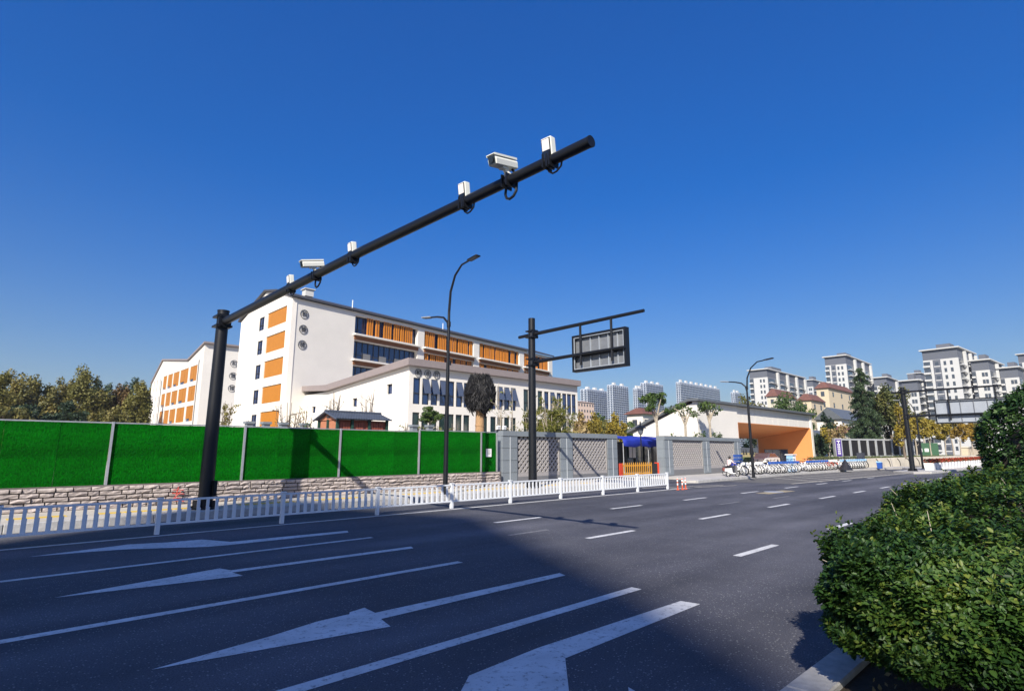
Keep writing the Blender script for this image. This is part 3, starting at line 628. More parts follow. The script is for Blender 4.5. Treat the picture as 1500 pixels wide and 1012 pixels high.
# ---------------------------------------------------------------- stone wall, turf hoarding, lattice walls
YW = 20.6
sw_ = thing('stone_wall', 'low rough pinkish stone wall under the green hoarding', 'wall', (8, YW, 0))
mb = MB(sw_.location); mb.box((-4, YW-.24, .1), (19.0, YW+.1, .86)); mb.build('mortar', M['mortar'], sw_)
rg = random.Random(11); stone_meshes = []
for k in range(14):
    mb = MB(); nx, nz = 3, 2; rr = lambda a: rg.uniform(-a, a)
    P = {}
    for i in range(nx+1):
        for j in range(nz+1):
            edge = i in (0, nx) or j in (0, nz)
            P[i, j] = (i/nx-.5+rr(.05)*(0 < i < nx), (-.035 if edge else -.05)+rr(.022), j/nz-.5+rr(.04)*(0 < j < nz)+ (rr(.03) if edge else 0))
    ids = {}; vs = []
    for q in P: ids[q] = len(vs); vs.append(P[q])
    n0 = len(vs); vs += [(-.5, .16, -.5), (.5, .16, -.5), (.5, .16, .5), (-.5, .16, .5)]
    fs = [(ids[i, j], ids[i+1, j], ids[i+1, j+1], ids[i, j+1]) for i in range(nx) for j in range(nz)]
    fs += [tuple([ids[i, nz] for i in range(nx+1)]+[n0+2, n0+3]), tuple([ids[i, 0] for i in range(nx, -1, -1)]+[n0, n0+1]), tuple([ids[0, j] for j in range(nz+1)][::1]+[n0+3, n0]), tuple([ids[nx, j] for j in range(nz, -1, -1)]+[n0+1, n0+2])]
    stone_meshes.append(mb.add(vs, fs).mesh('stone', M['stone']))
zc = .2
for hgt in (.12, .135, .125, .13, .13):
    x = -3.9+rg.uniform(-.3, 0)
    while x < 18.85:
        L_ = min(rg.uniform(.24, .58), 19.1-x)
        if L_ > .12 and len(KIDS.get(sw_.name, [])) < 330: inst('stone', rg.choice(stone_meshes), sw_, (x+L_/2-8, -.27+rg.uniform(-.03, .02), zc+hgt/2), scale=(L_-.035, 1.0, hgt-.03))
        x += L_
    zc += hgt
mb = MB(sw_.location)
for a, b in (((4.9, .66), (5.2, .64)), ((5.05, .74), (5.0, .5)), ((4.88, .56), (5.22, .52)), ((5.12, .6), (4.9, .34)), ((4.95, .42), (5.25, .36)), ((4.86, .34), (5.24, .3))):
    mb.tube([(a[0], YW-.435, a[1]), (b[0], YW-.435, b[1])], .014, 5)
mb.build('spray_mark', M['spray'], sw_)
ho = thing('turf_hoarding', 'green artificial turf hoarding on the stone wall', 'hoarding', (8, YW, 0))
posts = [-4.05, -.45, 3.2, 7.0, 10.56, 14.25, 17.8, 18.82]
pm = MB(); pm.box((-.5, -.03, 0), (.5, .03, 1)); pme = pm.mesh('turf_panel', M['turf'])
for a, b in zip(posts, posts[1:]):
    n = max(1, round((b-a)/1.17))
    for i in range(n):
        wdt = (b-a-.07)/n; z0 = .845; hh = 1.80+(.0 if a < 14 else .06)
        inst('turf_panel', pme, ho, (a+.035+wdt*(i+.5)-8, -.06+random.uniform(-.012, .012), z0), (random.uniform(-.004, .004), 0, random.uniform(-.006, .006)), (wdt-.007, 1, hh))
pm = MB(); pm.box((-.03, -.03, 0), (.03, .03, 1.87)); pme = pm.mesh('post', M['steel'])
for x in posts[1:]: inst('post', pme, ho, (x-8, -.12, .83))
mb = MB(ho.location); mb.box((-4, YW-.075, 2.655), (14.2, YW-.02, 2.69)); mb.box((14.3, YW-.075, 2.715), (18.8, YW-.02, 2.75)); mb.build('top_rail', M['steel'], ho)
no = thing('paper_notice', 'small white paper notice stuck on the green hoarding', 'notice', (18.27, YW-.15, 1.75))
mb = MB(); mb.box((-.17, .0, -.19), (.17, .02, .19)); mb.build('sheet', M['paper'], no)
mb = MB()
for i in range(4): mb.add([(-.11, -.003, .1-i*.06), (.11-.04*(i % 2), -.003, .1-i*.06), (.11-.04*(i % 2), -.003, .12-i*.06), (-.11, -.003, .12-i*.06)], [(0, 1, 2, 3)])
mb.build('print_line', M['winframe'], no)
def lattice_wall(label, x0, x1, lats, zt=2.83):
    o = thing('lattice_wall', label, 'wall', (x0, YW, 0), 'grey walls with brick lattice panels')
    org = o.location; F = Fr((0, YW), 0)
    mb = MB(org); wallgrid(mb, F, x0+.03, x1-.03, .1, zt-.03, .03, .55, [(a-.06, b+.06, .55, 2.62) for a, b in lats]); mb.build('wall', M['winframe'], o)
    tmsh = MB(); tmsh.box((0, 0, 0), (1, .05, 1)); tme = tmsh.mesh('stone_tile', M['tile'])
    rowsz = [.2, .78, 1.38, 1.98, zt-.26]
    edges = [x0]+[q for a, b in lats for q in (a-.12, b+.12)]+[x1]
    for k in range(0, len(edges), 2):
        a, b = edges[k], edges[k+1]; n = max(1, round((b-a)/.62))
        for z0, z1 in zip(rowsz, rowsz[1:]):
            for i in range(n): inst('stone_tile', tme, o, (a+(b-a)*i/n+.004-x0, -.022+random.uniform(0, .004), z0+.005), scale=((b-a)/n-.016, 1, z1-z0-.018))
        xm = (a+b)/2+(.0 if 0 < k < len(edges)-2 else 0); mb = MB(org); F.box(mb, xm-.02, xm+.02, -.035, -.023, .35, zt-.3); mb.build('pale_strip', M['tile_l'], o)
    n = round((x1-x0)/.95)
    for i in range(n): inst('cap_stone', tme, o, ((x1-x0)*i/n+.004, -.05, zt-.255), scale=((x1-x0)/n-.014, 13.2, .255))
    sm = MB(); sm.box((-.05, 0, 0), (0, 1, 1)); sme = sm.mesh('stone_tile', M['tile'])
    for z0, z1 in zip(rowsz, rowsz[1:]): inst('stone_tile', sme, o, (.025, .035, z0+.005), scale=(1, .54, z1-z0-.01))
    for a, b in lats:
        for z0, z1 in ((.2, .46), (.465, .72)):
            m_ = MB(org); F.box(m_, a-.115, b+.115, .06, .2, z0, z1); m_.build('base_block', M['lattice'], o)
        mb = MB(org)
        for p, q, r, s_ in ((a-.115, b+.115, 2.56, 2.6), (a-.115, a-.03, .725, 2.555), (b+.03, b+.115, .725, 2.555)): F.box(mb, p, q, .04, .25, r, s_)
        mb.build('lattice_frame', M['lattice'], o)
        mb = MB(org); nr = 12; nc = round((b-a)/.30); ch = (2.555-.725)/nr; cw = (b-a)/nc
        for r in range(nr):                           # staggered hollow blocks: solid half cells with slanting sides
            z = .725+r*ch
            F.box(mb, a-.028, b+.028, .08, .22, z, z+ch*.26)
            for c in range(-1, nc+1):
                u = a+cw*(c+.5*(r % 2))
                l0, l1 = max(a-.02, u), min(b+.02, u+cw*.52)
                if l1-l0 > .03:
                    sk = cw*.16
                    mb.hexa([F.p(l0, .075, z+ch*.26), F.p(l1, .075, z+ch*.26), F.p(l1, .215, z+ch*.26), F.p(l0, .215, z+ch*.26), F.p(l0+sk, .075, z+ch*.998), F.p(min(l1+sk, b+.02), .075, z+ch*.998), F.p(min(l1+sk, b+.02), .215, z+ch*.998), F.p(l0+sk, .215, z+ch*.998)])
        mb.build('lattice', M['lattice'], o, kind='stuff')
        mb = MB(org); F.box(mb, a-.055, b+.055, .42, .46, .56, 2.6); mb.build('lattice_backing', M['lattice_back'], o)  # dark sheet put where only shade shows through the holes
    return o
lattice_wall('grey tiled wall with two lattice panels, crossed by pole shadows', 19.3, 28.95, [(20.45, 23.55), (24.8, 27.85)])
lattice_wall('grey tiled wall with two lattice panels, right of the yellow gate', 34.4, 46.2, [(35.6, 39.7), (41.0, 45.0)], 2.85)

# ---------------------------------------------------------------- white road railing
rl = thing('road_railing', 'white slatted traffic railing along the far edge of the road', 'railing', (0, 15.0, 0))
pm = MB(); pm.box((-.045, -.045, 0), (.045, .045, .77)); pm.box((-.06, -.06, .77), (.06, .06, .80)); pme = pm.mesh('post', M['plastic_w'])
px_ = [3.41-2.72*2, 3.41-2.72, 3.41, 6.22, 9.02, 11.78, 14.45, 17.2, 19.95, 22.57, 25.17]
for x in px_: inst('post', pme, rl, (x, 0, 0))
bm_ = MB(); bm_.box((-.032, -.014, 0), (.032, .014, .50)); bm_.box((.035, -.012, 0), (.052, .03, .30)); bme = bm_.mesh('slat', M['plastic_w'])
rm = MB(); rm.box((0, -.022, 0), (1, .022, .045)); rme = rm.mesh('rail', M['plastic_w'])
for a, b in zip(px_, px_[1:]):
    for z in (.20, .715): inst('rail', rme, rl, (a+.046, 0, z), scale=(b-a-.092, 1, 1))
    n = 13
    for i in range(1, n+1): inst('slat', bme, rl, (a+(b-a)*i/(n+1), 0, .23))
for i, (x, y) in enumerate(((25.0, 14.35), (25.35, 14.3), (25.75, 14.35))):
    d = thing('delineator_post', ('red and white lane delineator post nearest the railing end', 'middle one of three red and white delineator posts', 'red and white delineator post farthest from the railing')[i], 'delineator', (x, y, 0), 'delineator posts at the railing end')
    mb = MB(); mb.lathe((0, 0, 0), [(.11, 0), (.11, .03), (.05, .05), (.04, .06)], 12); mb.build('base', M['redp'], d)
    mb = MB(); mb.tube([(0, 0, .04), (0, 0, .72)], .04, 12); mb.build('tube', M['redp'], d, True)
    d.scale = (.75, .75, .74)
    for z in (.30, .52): mb = MB(); mb.tube([(0, 0, z), (0, 0, z+.12)], .043, 12); mb.build('reflective_band', M['paper'], d, True)
    mb = MB(); mb.tube([(0, 0, .72), (0, 0, .76)], .042, 12); mb.build('cap', M['paper'], d)
# ---------------------------------------------------------------- gantries, cameras, lamps
def clamp_plates(mb, x, y, z, r):
    for q in (-.15, .15):
        mb.obox((x, y, z+q), (r*2.7, r*2.7, .06))
    mb.obox((x, y-r*1.25, z), (.36, .08, .40)); 
    for a in (-.13, .13):
        for b in (-.14, .14): mb.tube([(x+a, y-r*1.25-.04, z+b), (x+a, y-r*1.25-.09, z+b)], .03, 6)
def base_flange(mb, x, y, z, r):
    mb.lathe((x, y, z), [(r*1.9, 0), (r*1.9, .04), (r*1.05, .045)], 16)
    for k in range(4):
        a = pi/4+k*pi/2; mb.obox((x+cos(a)*r*1.4, y+sin(a)*r*1.4, z+.13), (r*.8, .02, .22), a)
    for k in range(8):
        a = k*pi/4; mb.tube([(x+cos(a)*r*1.7, y+sin(a)*r*1.7, z+.03), (x+cos(a)*r*1.7, y+sin(a)*r*1.7, z+.10)], .025, 6)
X1, Y1, ZA = 5.29, 18.25, 5.735
g1 = thing('camera_gantry', 'tall black pole with one long bare arm carrying traffic cameras', 'gantry', (X1, Y1, Z))
mb = MB(g1.location); mb.tube([(X1, Y1, Z), (X1, Y1, 6.06)], [.205, .17], 12); base_flange(mb, X1, Y1, Z, .2); mb.tube([(X1, Y1, 6.06), (X1, Y1, 6.09)], .18, 12); mb.build('pole', M['black'], g1, True)
mb = MB(g1.location); mb.box((X1+.12, Y1-.30, .55), (X1+.2, Y1-.16, 1.0)); mb.build('service_hatch', M['black'], g1)
mb = MB(g1.location); clamp_plates(mb, X1, Y1, ZA, .17); mb.build('clamp', M['black'], g1)
mb = MB(g1.location); mb.tube([(X1, Y1-.3, ZA-.02), (X1, 9.7, ZA+.05), (X1, 4.02, ZA)], [.115, .095, .075], 14); mb.tube([(X1, 4.025, ZA), (X1, 4.0, ZA)], .08, 14); mb.build('arm', M['black'], g1, True)
def flash_unit(y, lab, tilt=.10):
    o = thing('flash_unit', lab, 'flash unit', (X1, y, ZA-.03), 'white flash units along the camera arm')
    R = Matrix.Rotation(-.12, 3, 'Y')@Matrix.Rotation(tilt, 3, 'Z')
    mb = MB(); mb.obox(R@Vector((0, 0, .2)), (.11, .17, .31), M=R); bev(mb.build('housing', M['cam_w'], o), .012, 2)
    mb = MB(); mb.obox(R@Vector((-.058, 0, .20)), (.012, .145, .27), M=R); mb.build('front_glass', M['lens'], o)
    mb = MB(); mb.obox(R@Vector((-.068, 0, .245)), (.008, .115, .155), M=R); mb.build('light_panel', M['led'], o)
    mb = MB(); mb.obox((0, 0, .03), (.16, .03, .19)); mb.obox((.0, .06, .03), (.19, .02, .2)); mb.obox((0, -.06, .03), (.19, .02, .2)); 
    mb.build('clamp', M['black'], o)
    mb = MB(); mb.tube([(.02, .06, -.02), (.02, .04, -.10), (.02, -.03, -.15), (.02, -.10, -.145), (.03, -.17, -.09), (.03, -.19, .0)], .014, 6); mb.build('cable', M['black'], o, True)
def camera_unit(y, lab, yaw):
    o = thing('traffic_camera', lab, 'camera', (X1, y, ZA+.09), 'bullet cameras on the camera arm')
    R = Matrix.Rotation(yaw, 3, 'Z')@Matrix.Rotation(-.24, 3, 'Y')   # front points to -x and a little down
    c = Vector((-.12, 0, .165)); P = lambda v: c+R@Vector(v)
    mb = MB()
    ring = [(-.24, -.075, -.07), (-.24, .075, -.07), (-.24, .085, .02), (-.24, .05, .07), (-.24, -.05, .07), (-.24, -.085, .02)]
    mb.extr([P(v) for v in ring], R@Vector((.50, 0, 0))); bev(mb.build('housing', M['cam_w'], o), .008, 1)
    mb = MB(); mb.obox(P((.0, 0, .082)), (.51, .165, .012), M=R)
    for s_ in (-1, 1): mb.obox(P((.0, s_*.078, .068)), (.51, .008, .022), M=R)
    mb.build('sun_shield', M['cam_w'], o)
    mb = MB(); mb.obox(P((-.243, 0, 0)), (.01, .125, .115), M=R); mb.build('window', M['lens'], o)
    mb = MB(); mb.tube([P((-.235, 0, 0)), P((-.262, 0, 0))], .04, 12); mb.build('lens', M['lens'], o)
    mb = MB(); mb.obox(P((.0, 0, -.085)), (.12, .09, .03), M=R); mb.tube([P((.02, 0, -.08)), (0, 0, .0)], [.035, .045], 8); mb.obox((0, 0, .0), (.11, .11, .05)); mb.build('bracket', M['cam_w'], o)
    mb = MB(); mb.obox((0, .05, -.09), (.21, .02, .19)); mb.obox((0, -.05, -.09), (.21, .02, .19)); mb.tube([(.03, .08, -.12), (.03, .1, -.25), (.03, .07, -.32), (.02, .0, -.355), (.03, -.07, -.33), (.05, -.11, -.25), (.05, -.12, -.15), (.1, -.06, .02), P((.2, 0, -.06))], .02, 8); mb.build('cable_loop', M['black'], o, True)
flash_unit(4.71, 'white flash unit nearest the tip of the camera arm'); flash_unit(6.53, 'white flash unit between the two bullet cameras, nearer the tip', .05)
flash_unit(10.15, 'white flash unit halfway along the camera arm', .0); flash_unit(13.2, 'white flash unit nearest the pole on the camera arm', 0)
camera_unit(5.53, 'large cream bullet camera near the tip of the arm', .10); camera_unit(11.83, 'cream bullet camera on the half of the arm near the pole', -.05)
def sign_gantry(x, y, z0, lab, htop, za, zl, yend, sy, sz, sheet, lab2):
    g = thing('sign_gantry', lab, 'gantry', (x, y, z0), 'black sign gantries over the road'); o = g.location
    mb = MB(o); mb.tube([(x, y, z0), (x, y, htop)], [.20, .165], 12); base_flange(mb, x, y, z0, .2); mb.build('pole', M['black'], g, True)
    for k, zz in enumerate((za, zl)):
        mb = MB(o); clamp_plates(mb, x, y, zz, .16); mb.build('clamp', M['black'], g)
        ye = yend if k == 0 else sy[1]+.0
        mb = MB(o); mb.tube([(x, y+(.85 if k == 0 else .2), zz-.02), (x, y-.2, zz), (x, ye, zz+.05)], [.075, .09, .07 if k == 0 else .06], 12); mb.build('arm', M['black'], g, True)
    for yy in (sy[0]+(sy[1]-sy[0])*.2, sy[0]+(sy[1]-sy[0])*.78):
        mb = MB(o); mb.tube([(x, yy, sz[0]+.25), (x, yy, za+.02)], .055, 8); mb.build('hanger', M['black'], g, True)
    b = thing('road_sign', lab2, 'road sign', (x+.1, (sy[0]+sy[1])/2, sz[0]), 'large road signs seen from behind'); ob = b.location
    y0, y1 = sy; a, c = sz; f = .10
    mb = MB(ob)
    for p, q in (((x+.09, y1, a), (x+.36, y0, a+f)), ((x+.09, y1, c-f), (x+.36, y0, c)), ((x+.09, y0-f, a+f), (x+.36, y0, c-f)), ((x+.09, y1, a+f), (x+.36, y1+f, c-f))): mb.box(p, q)
    mb.build('frame', M['black'], b)
    mb = MB(ob); mb.box((x+.25, y1+f, a+f), (x+.29, y0-f, c-f)); mb.build('back_sheet', sheet, b)
    mb = MB(ob)
    t = .035
    for p, q in (((x+.10, y1+f, a+f), (x+.14, y0-f, a+f+t)), ((x+.10, y1+f, c-f-t), (x+.14, y0-f, c-f)), ((x+.10, y0-f-t, a+f+t), (x+.14, y0-f, c-f-t)), ((x+.10, y1+f, a+f+t), (x+.14, y1+f+t, c-f-t))): mb.box(p, q)
    mb.build('inner_trim', M['alu_l'], b)
    for i in range(1, 6):
        yy = y0+(y1-y0)*(i/6); mb = MB(ob); mb.box((x+.19, yy-.02, a+f+t), (x+.249, yy+.02, c-f-t)); mb.build('rib', M['alu_l'] if sheet is M['alu'] else M['alu'], b)
    mb = MB(ob); mb.box((x+.145, y1+f+t, zl-.06), (x+.188, y0-f-t, zl+.07)); mb.build('cross_beam', M['black'], b)
    return g
sign_gantry(18.85, 18.1, Z, 'black gantry pole with two arms holding a framed sign, before the grey wall', 8.06, 7.28, 5.94, 11.9, (15.72, 12.88), (5.24, 6.86), M['alu'], 'black framed road sign seen from behind, grey ribbed back in the picture centre')
sign_gantry(58.2, 11.25, .15, 'distant black gantry pole with a pale sign, by the parking bays', 7.25, 6.85, 4.75, 4.7, (9.2, 4.0), (4.05, 6.02), M['alu_l'], 'pale backed road sign on the distant right gantry')
def lamp(x, y, z, H, lab, a1, h1, a2, h2):
    o = thing('street_lamp', lab, 'street lamp', (x, y, z), 'black double arm street lamps')
    mb = MB(); mb.tube([(0, 0, 0), (0, 0, 1.3), (0, 0, H*.62), (0, 0, h1-1.9)], [.10, .095, .075, .055], 10); mb.lathe((0, 0, 0), [(.18, 0), (.18, .03), (.11, .05)], 12); mb.tube([(0, 0, 2.4), (0, 0, 2.46)], .10, 10); mb.tube([(0, 0, h2-.6), (0, 0, h2-.4)], .085, 10); mb.build('pole', M['black'], o, True)
    def armp(a, h, rise): return [(0, 0, h-rise), (0, a*.06, h-rise*.55), (0, a*.28, h-rise*.22), (0, a*.62, h-.06), (0, a, h)]
    for a, h, rs in ((a1, h1, 1.9), (a2, h2, .75)):
        mb = MB(); mb.tube(armp(a, h, rs), [.055, .05, .045, .04, .035], 8); mb.build('arm', M['black'], o, True)
        s_ = 1 if a > 0 else -1
        mb = MB(); mb.obox((0, a+s_*.26, h+.04), (.24, .58, .05), M=Matrix.Rotation(.12*s_, 3, 'X')); l = mb.build('lamp_head', M['black'] if s_ < 0 else M['steel'], o); bev(l, .01)
        mb = MB(); mb.obox((0, a+s_*.29, h+.008), (.19, .46, .012), M=Matrix.Rotation(.12*s_, 3, 'X')); mb.build('diffuser', M['tower_g'], l)
    mb = MB(); mb.tube([(0, -.13, 5.0), (0, -.13, 5.18)], .05, 8); mb.build('sensor', M['black'], o)
lamp(13.62, 17.75, Z, 7, 'tall black double arm street lamp in front of the green hoarding', -1.25, 9.1, 1.25, 7.2)
lamp(36.6, 15.6, .15, 7, 'black double arm street lamp in front of the gatehouse', -1.3, 7.45, 1.2, 6.25)
lamp(66.5, 12.0, .15, 7, 'slim black street lamp right of the distant gantry pole', 1.2, 6.6, -1.2, 5.4)
gl = thing('garden_lamp', 'black lantern garden lamp beside the blue canopy', 'garden lamp', (34.2, 22.3, Z))
mb = MB(); mb.tube([(0, 0, 0), (0, 0, 2.75)], [.06, .04], 8); mb.build('pole', M['black'], gl, True)
mb = MB(); mb.lathe((0, 0, 2.75), [(.06, 0), (.14, .05), (.24, .42), (.22, .44)], 10); mb.build('lantern', M['tower_g'], gl)
mb = MB(); mb.lathe((0, 0, 3.2), [(.42, 0), (.42, .03), (.12, .17), (.05, .2), (.05, .42), (.02, .5)], 10); mb.build('lamp_cap', M['black'], gl)
# ---------------------------------------------------------------- gate, canopy, booth
gt = thing('picket_gate', 'yellow picket gate between two red posts', 'gate', (30.0, 21.2, Z))
for x, zz in ((29.55, .86), (34.05, .86)):
    mb = MB(); mb.box((x-29.6-.19, -.15, 0), (x-29.6+.19, .15, zz)); bev(mb.build('post', M['red'], gt), .02)
mb = MB(); mb.box((3.65, -.12, .02), (4.2, .12, .8)); mb.build('drive_box', M['darkfence'], gt)
for k, zz in enumerate((.14, .66)):
    mb = MB(); mb.box((.16, -.035, zz), (3.62, .035, zz+.09)); mb.build('rail', M['yellow'], gt)
pk = MB(); pk.box((-.035, -.018, .05), (.035, .018, .83)); pk.add([(-.035, -.018, .83), (.035, -.018, .83), (.035, .018, .83), (-.035, .018, .83), (0, 0, .93)], [(0, 1, 4), (1, 2, 4), (2, 3, 4), (3, 0, 4)]); pkm = pk.mesh('picket', M['yellow'])
for i in range(15): inst('picket', pkm, gt, (.30+i*.232, -.056, 0))
cn = thing('blue_canopy', 'blue fabric canopy on thin posts behind the yellow gate', 'canopy', (37.6, 25, Z))
mb = MB(); nx = 10; vs = []
prof = [(0, 2.0), (.12, 2.5), (1.2, 2.72), (2.6, 2.85), (4.4, 2.75)]
for i in range(nx+1):
    for y, z in prof: vs.append((-3.0+i*.68, y-1, z-.12*sin(i*pi/ (nx/3))**2-.02*i*0))
fs = [(i*5+j, (i+1)*5+j, (i+1)*5+j+1, i*5+j+1) for i in range(nx) for j in range(4)]
mb.add(vs, fs); o_ = mb.build('cloth', M['blue'], cn, True); sm_ = o_.modifiers.new('thick', 'SOLIDIFY'); sm_.thickness = .02
for x in (-2.9, .4, 3.7):
    for y in (-.85, 3.2): mb = MB(); mb.tube([(x, y, 0), (x, y, 2.2 if y < 0 else 2.6)], .035, 8); mb.build('post', M['steel'], cn, True)
bo = thing('guard_booth', 'dark glazed guard booth under the blue canopy', 'booth', (40.2, 26.4, Z))
mb = MB(); mb.box((-3.2, .1, 0), (3.0, 1.9, 2.19)); mb.box((-2.1, -.1, 0), (2.0, .09, .5)); mb.box((-2.1, -.1, 2.2), (2.0, 1.9, 2.35))
for x in (-2.1, -.75, .6, 1.92):
    mb.box((x, -.1, .5), (x+.08, -.02, 2.2))
mb.build('frame', M['frame'], bo); mb = MB(); mb.box((-2.0, 0, .5), (1.9, .03, 2.2)); mb.box((-2.0, .03, .5), (-1.97, 1.8, 2.2)); mb.build('glass', M['glass_g'], bo)
for k in range(2):
    mb = MB(); mb.box((-1.65+k*.5, -.14, 1.1), (-1.25+k*.5, -.105, 1.95)); mb.build('notice_board', M['paper'], bo)
bw = thing('board_fence', 'pale ribbed board fence behind the yellow gate', 'fence', (37.5, 30, Z))
bmh = MB(); bmh.box((0, 0, 0), (.22, .06, 2.1)); bme2 = bmh.mesh('board', M['curtain'])
for i in range(22): inst('board', bme2, bw, (-2.2+i*.235, (i % 2)*.03, 0))
# ---------------------------------------------------------------- hut, inner fence
hu = thing('garden_hut', 'brown red hut with dark tiled roof behind the hoarding', 'hut', (13.2, 26, Z)); o_ = hu.location
x0, x1, y0, y1 = 13.2, 16.0, 26, 28.0
ze, zr_ = 3.42, 3.76
mb = MB(o_); mb.box((x0+.06, y0+.06, Z), (x1-.06, y1-.06, ze-.06)); mb.build('wall', M['hut'], hu)
for i in range(17):
    u = x0+.16+i*(x1-x0-.34)/17
    if i in (4, 9): continue
    mb = MB(o_); mb.box((u, y0+.02, Z), (u+.115, y0+.058, ze-.16)); mb.build('slat', M['hut'], hu)
for i in range(2):
    mb = MB(o_); mb.box((x0+.02, y0+.12+i*.95, Z), (x0+.058, y0+.92+i*.95, ze-.1)); mb.build('end_panel', M['hutend'], hu)
for x, y in ((x0, y0), (x1, y0), (x0, y1), (x0, (y0+y1)/2), (x0+.8, y0), (x0+1.75, y0)):
    mb = MB(o_); mb.box((x-.06, y-.06, Z), (x+.06, y+.06, ze-.02)); mb.build('post', M['hutgreen'], hu)
mb = MB(o_); ym = (y0+y1)/2
mb.add([(x0, y0, ze-.06), (x0, y1, ze-.06), (x0, ym, zr_-.05), (x0+.05, y0, ze-.06), (x0+.05, y1, ze-.06), (x0+.05, ym, zr_-.05)], [(0, 2, 1), (3, 4, 5), (0, 3, 5, 2), (1, 2, 5, 4)]); mb.build('gable', M['hutend'], hu)
mb = MB(o_); mb.obox((x0-.01, ym, ze+.1), (.03, .3, .1)); mb.build('vent', M['dark'], hu)
mb = MB(o_); nr = 5
for s_ in (-1, 1):
    for r in range(nr):
        f0, f1 = r/nr, (r+1)/nr; ya, yb = ym+s_*(1.25*(1-f0)), ym+s_*(1.25*(1-f1)); za, zb = ze-.04+(zr_-ze+.04)*f0, ze-.04+(zr_-ze+.04)*f1
        for c in range(22):
            xa = x0-.2+c*(x1-x0+.4)/22; xb = xa+(x1-x0+.4)/22-.012
            mb.add([(xa, ya, za+.03), (xb, ya, za+.03), (xb, yb, zb+.015), (xa, yb, zb+.015), ((xa+xb)/2, ya, za+.075), ((xa+xb)/2, yb, zb+.06)], [(0, 4, 5, 3), (4, 1, 2, 5), (0, 1, 4)])
        mb.add([(x0-.2, ya, za), (x1+.2, ya, za), (x1+.2, yb, zb), (x0-.2, yb, zb)], [(0, 1, 2, 3)])
mb.build('roof_tile', M['rooftile'], hu, kind='stuff')
mb = MB(o_); mb.tube([(x0-.22, ym, zr_+.06), (x1+.22, ym, zr_+.06)], .07, 8); 
for s_ in (-1, 1): mb.tube([(x0-.2, ym+s_*1.27, ze-.05), (x0-.2, ym, zr_+.02)], .05, 6)
mb.build('ridge', M['rooftile'], hu, True)
inf = thing('inner_fence', 'grey pillared iron fence behind the hoarding', 'fence', (10, 25.0, Z)); o_ = inf.location
pxs = [10.4, 11.25, 12.15, 13.3, 18.7, 20.9]
fy = [30, 30, 30, 30, 27.5, 29]
for x, y in zip(pxs, fy):
    hz = 3.2 if x < 20 else 3.3
    mb = MB(o_); mb.box((x-.16, y-.16, Z), (x+.16, y+.16, hz)); mb.box((x-.22, y-.22, hz), (x+.22, y+.22, hz+.12)); mb.build('pillar', M['tile'], inf)
for a, b, y in ((10.4, 11.25, 30), (11.25, 12.15, 30), (12.15, 13.3, 30), (13.3, 14.9, 30), (18.7, 20.7, 29)):
    mb = MB(o_)
    for z in (3.0, 2.8, .5): mb.box((a+.16, y-.02, z), (b-.16, y+.02, z+.035))
    for i in range(int((b-a-.32)/.12)): mb.box((a+.2+i*.12, y-.01, .4), (a+.215+i*.12, y+.01, 3.1))
    mb.build('iron_panel', M['darkfence'], inf)
fl = thing('flood_lamp', 'white twin flood lamp standing on the grey wall end', 'flood lamp', (19.55, 20.95, 2.83))
for s_ in (-1, 1):
    mb = MB(); mb.obox((s_*.2, 0, .16), (.22, .12, .2), M=Matrix.Rotation(.3, 3, 'X')); bev(mb.build('lamp_head', M['wplas'], fl), .02)
mb = MB(); mb.box((-.34, -.06, 0), (.34, .06, .05)); mb.build('base', M['darkfence'], fl)

# ---------------------------------------------------------------- bicycles, scooters, people, car
def torus_mesh(R, r, m, n=20, k=6):
    mb = MB(); vs = [((R+r*cos(2*pi*j/k))*cos(2*pi*i/n), r*sin(2*pi*j/k), (R+r*cos(2*pi*j/k))*sin(2*pi*i/n)) for i in range(n) for j in range(k)]
    fs = [(i*k+j, ((i+1) % n)*k+j, ((i+1) % n)*k+(j+1) % k, i*k+(j+1) % k) for i in range(n) for j in range(k)]
    return mb.add(vs, fs).mesh('wheel', m)
def wheel_mesh(R, r):
    mb = MB(); n, k = 20, 5
    vs = [((R+r*cos(2*pi*j/k))*cos(2*pi*i/n), r*sin(2*pi*j/k), (R+r*cos(2*pi*j/k))*sin(2*pi*i/n)) for i in range(n) for j in range(k)]
    fs = [(i*k+j, ((i+1) % n)*k+j, ((i+1) % n)*k+(j+1) % k, i*k+(j+1) % k) for i in range(n) for j in range(k)]
    mb.add(vs, fs); mb.mi = 1; mb.tube([(0, -.05, 0), (0, .05, 0)], .03, 8)
    for i in range(8): a = i*pi/4; mb.tube([(0, 0, 0), (cos(a)*(R-r), 0, sin(a)*(R-r))], .011, 4, False)
    return mb.mesh('wheel', [M['rubber'], M['wplas']])
WH = wheel_mesh(.30, .028)
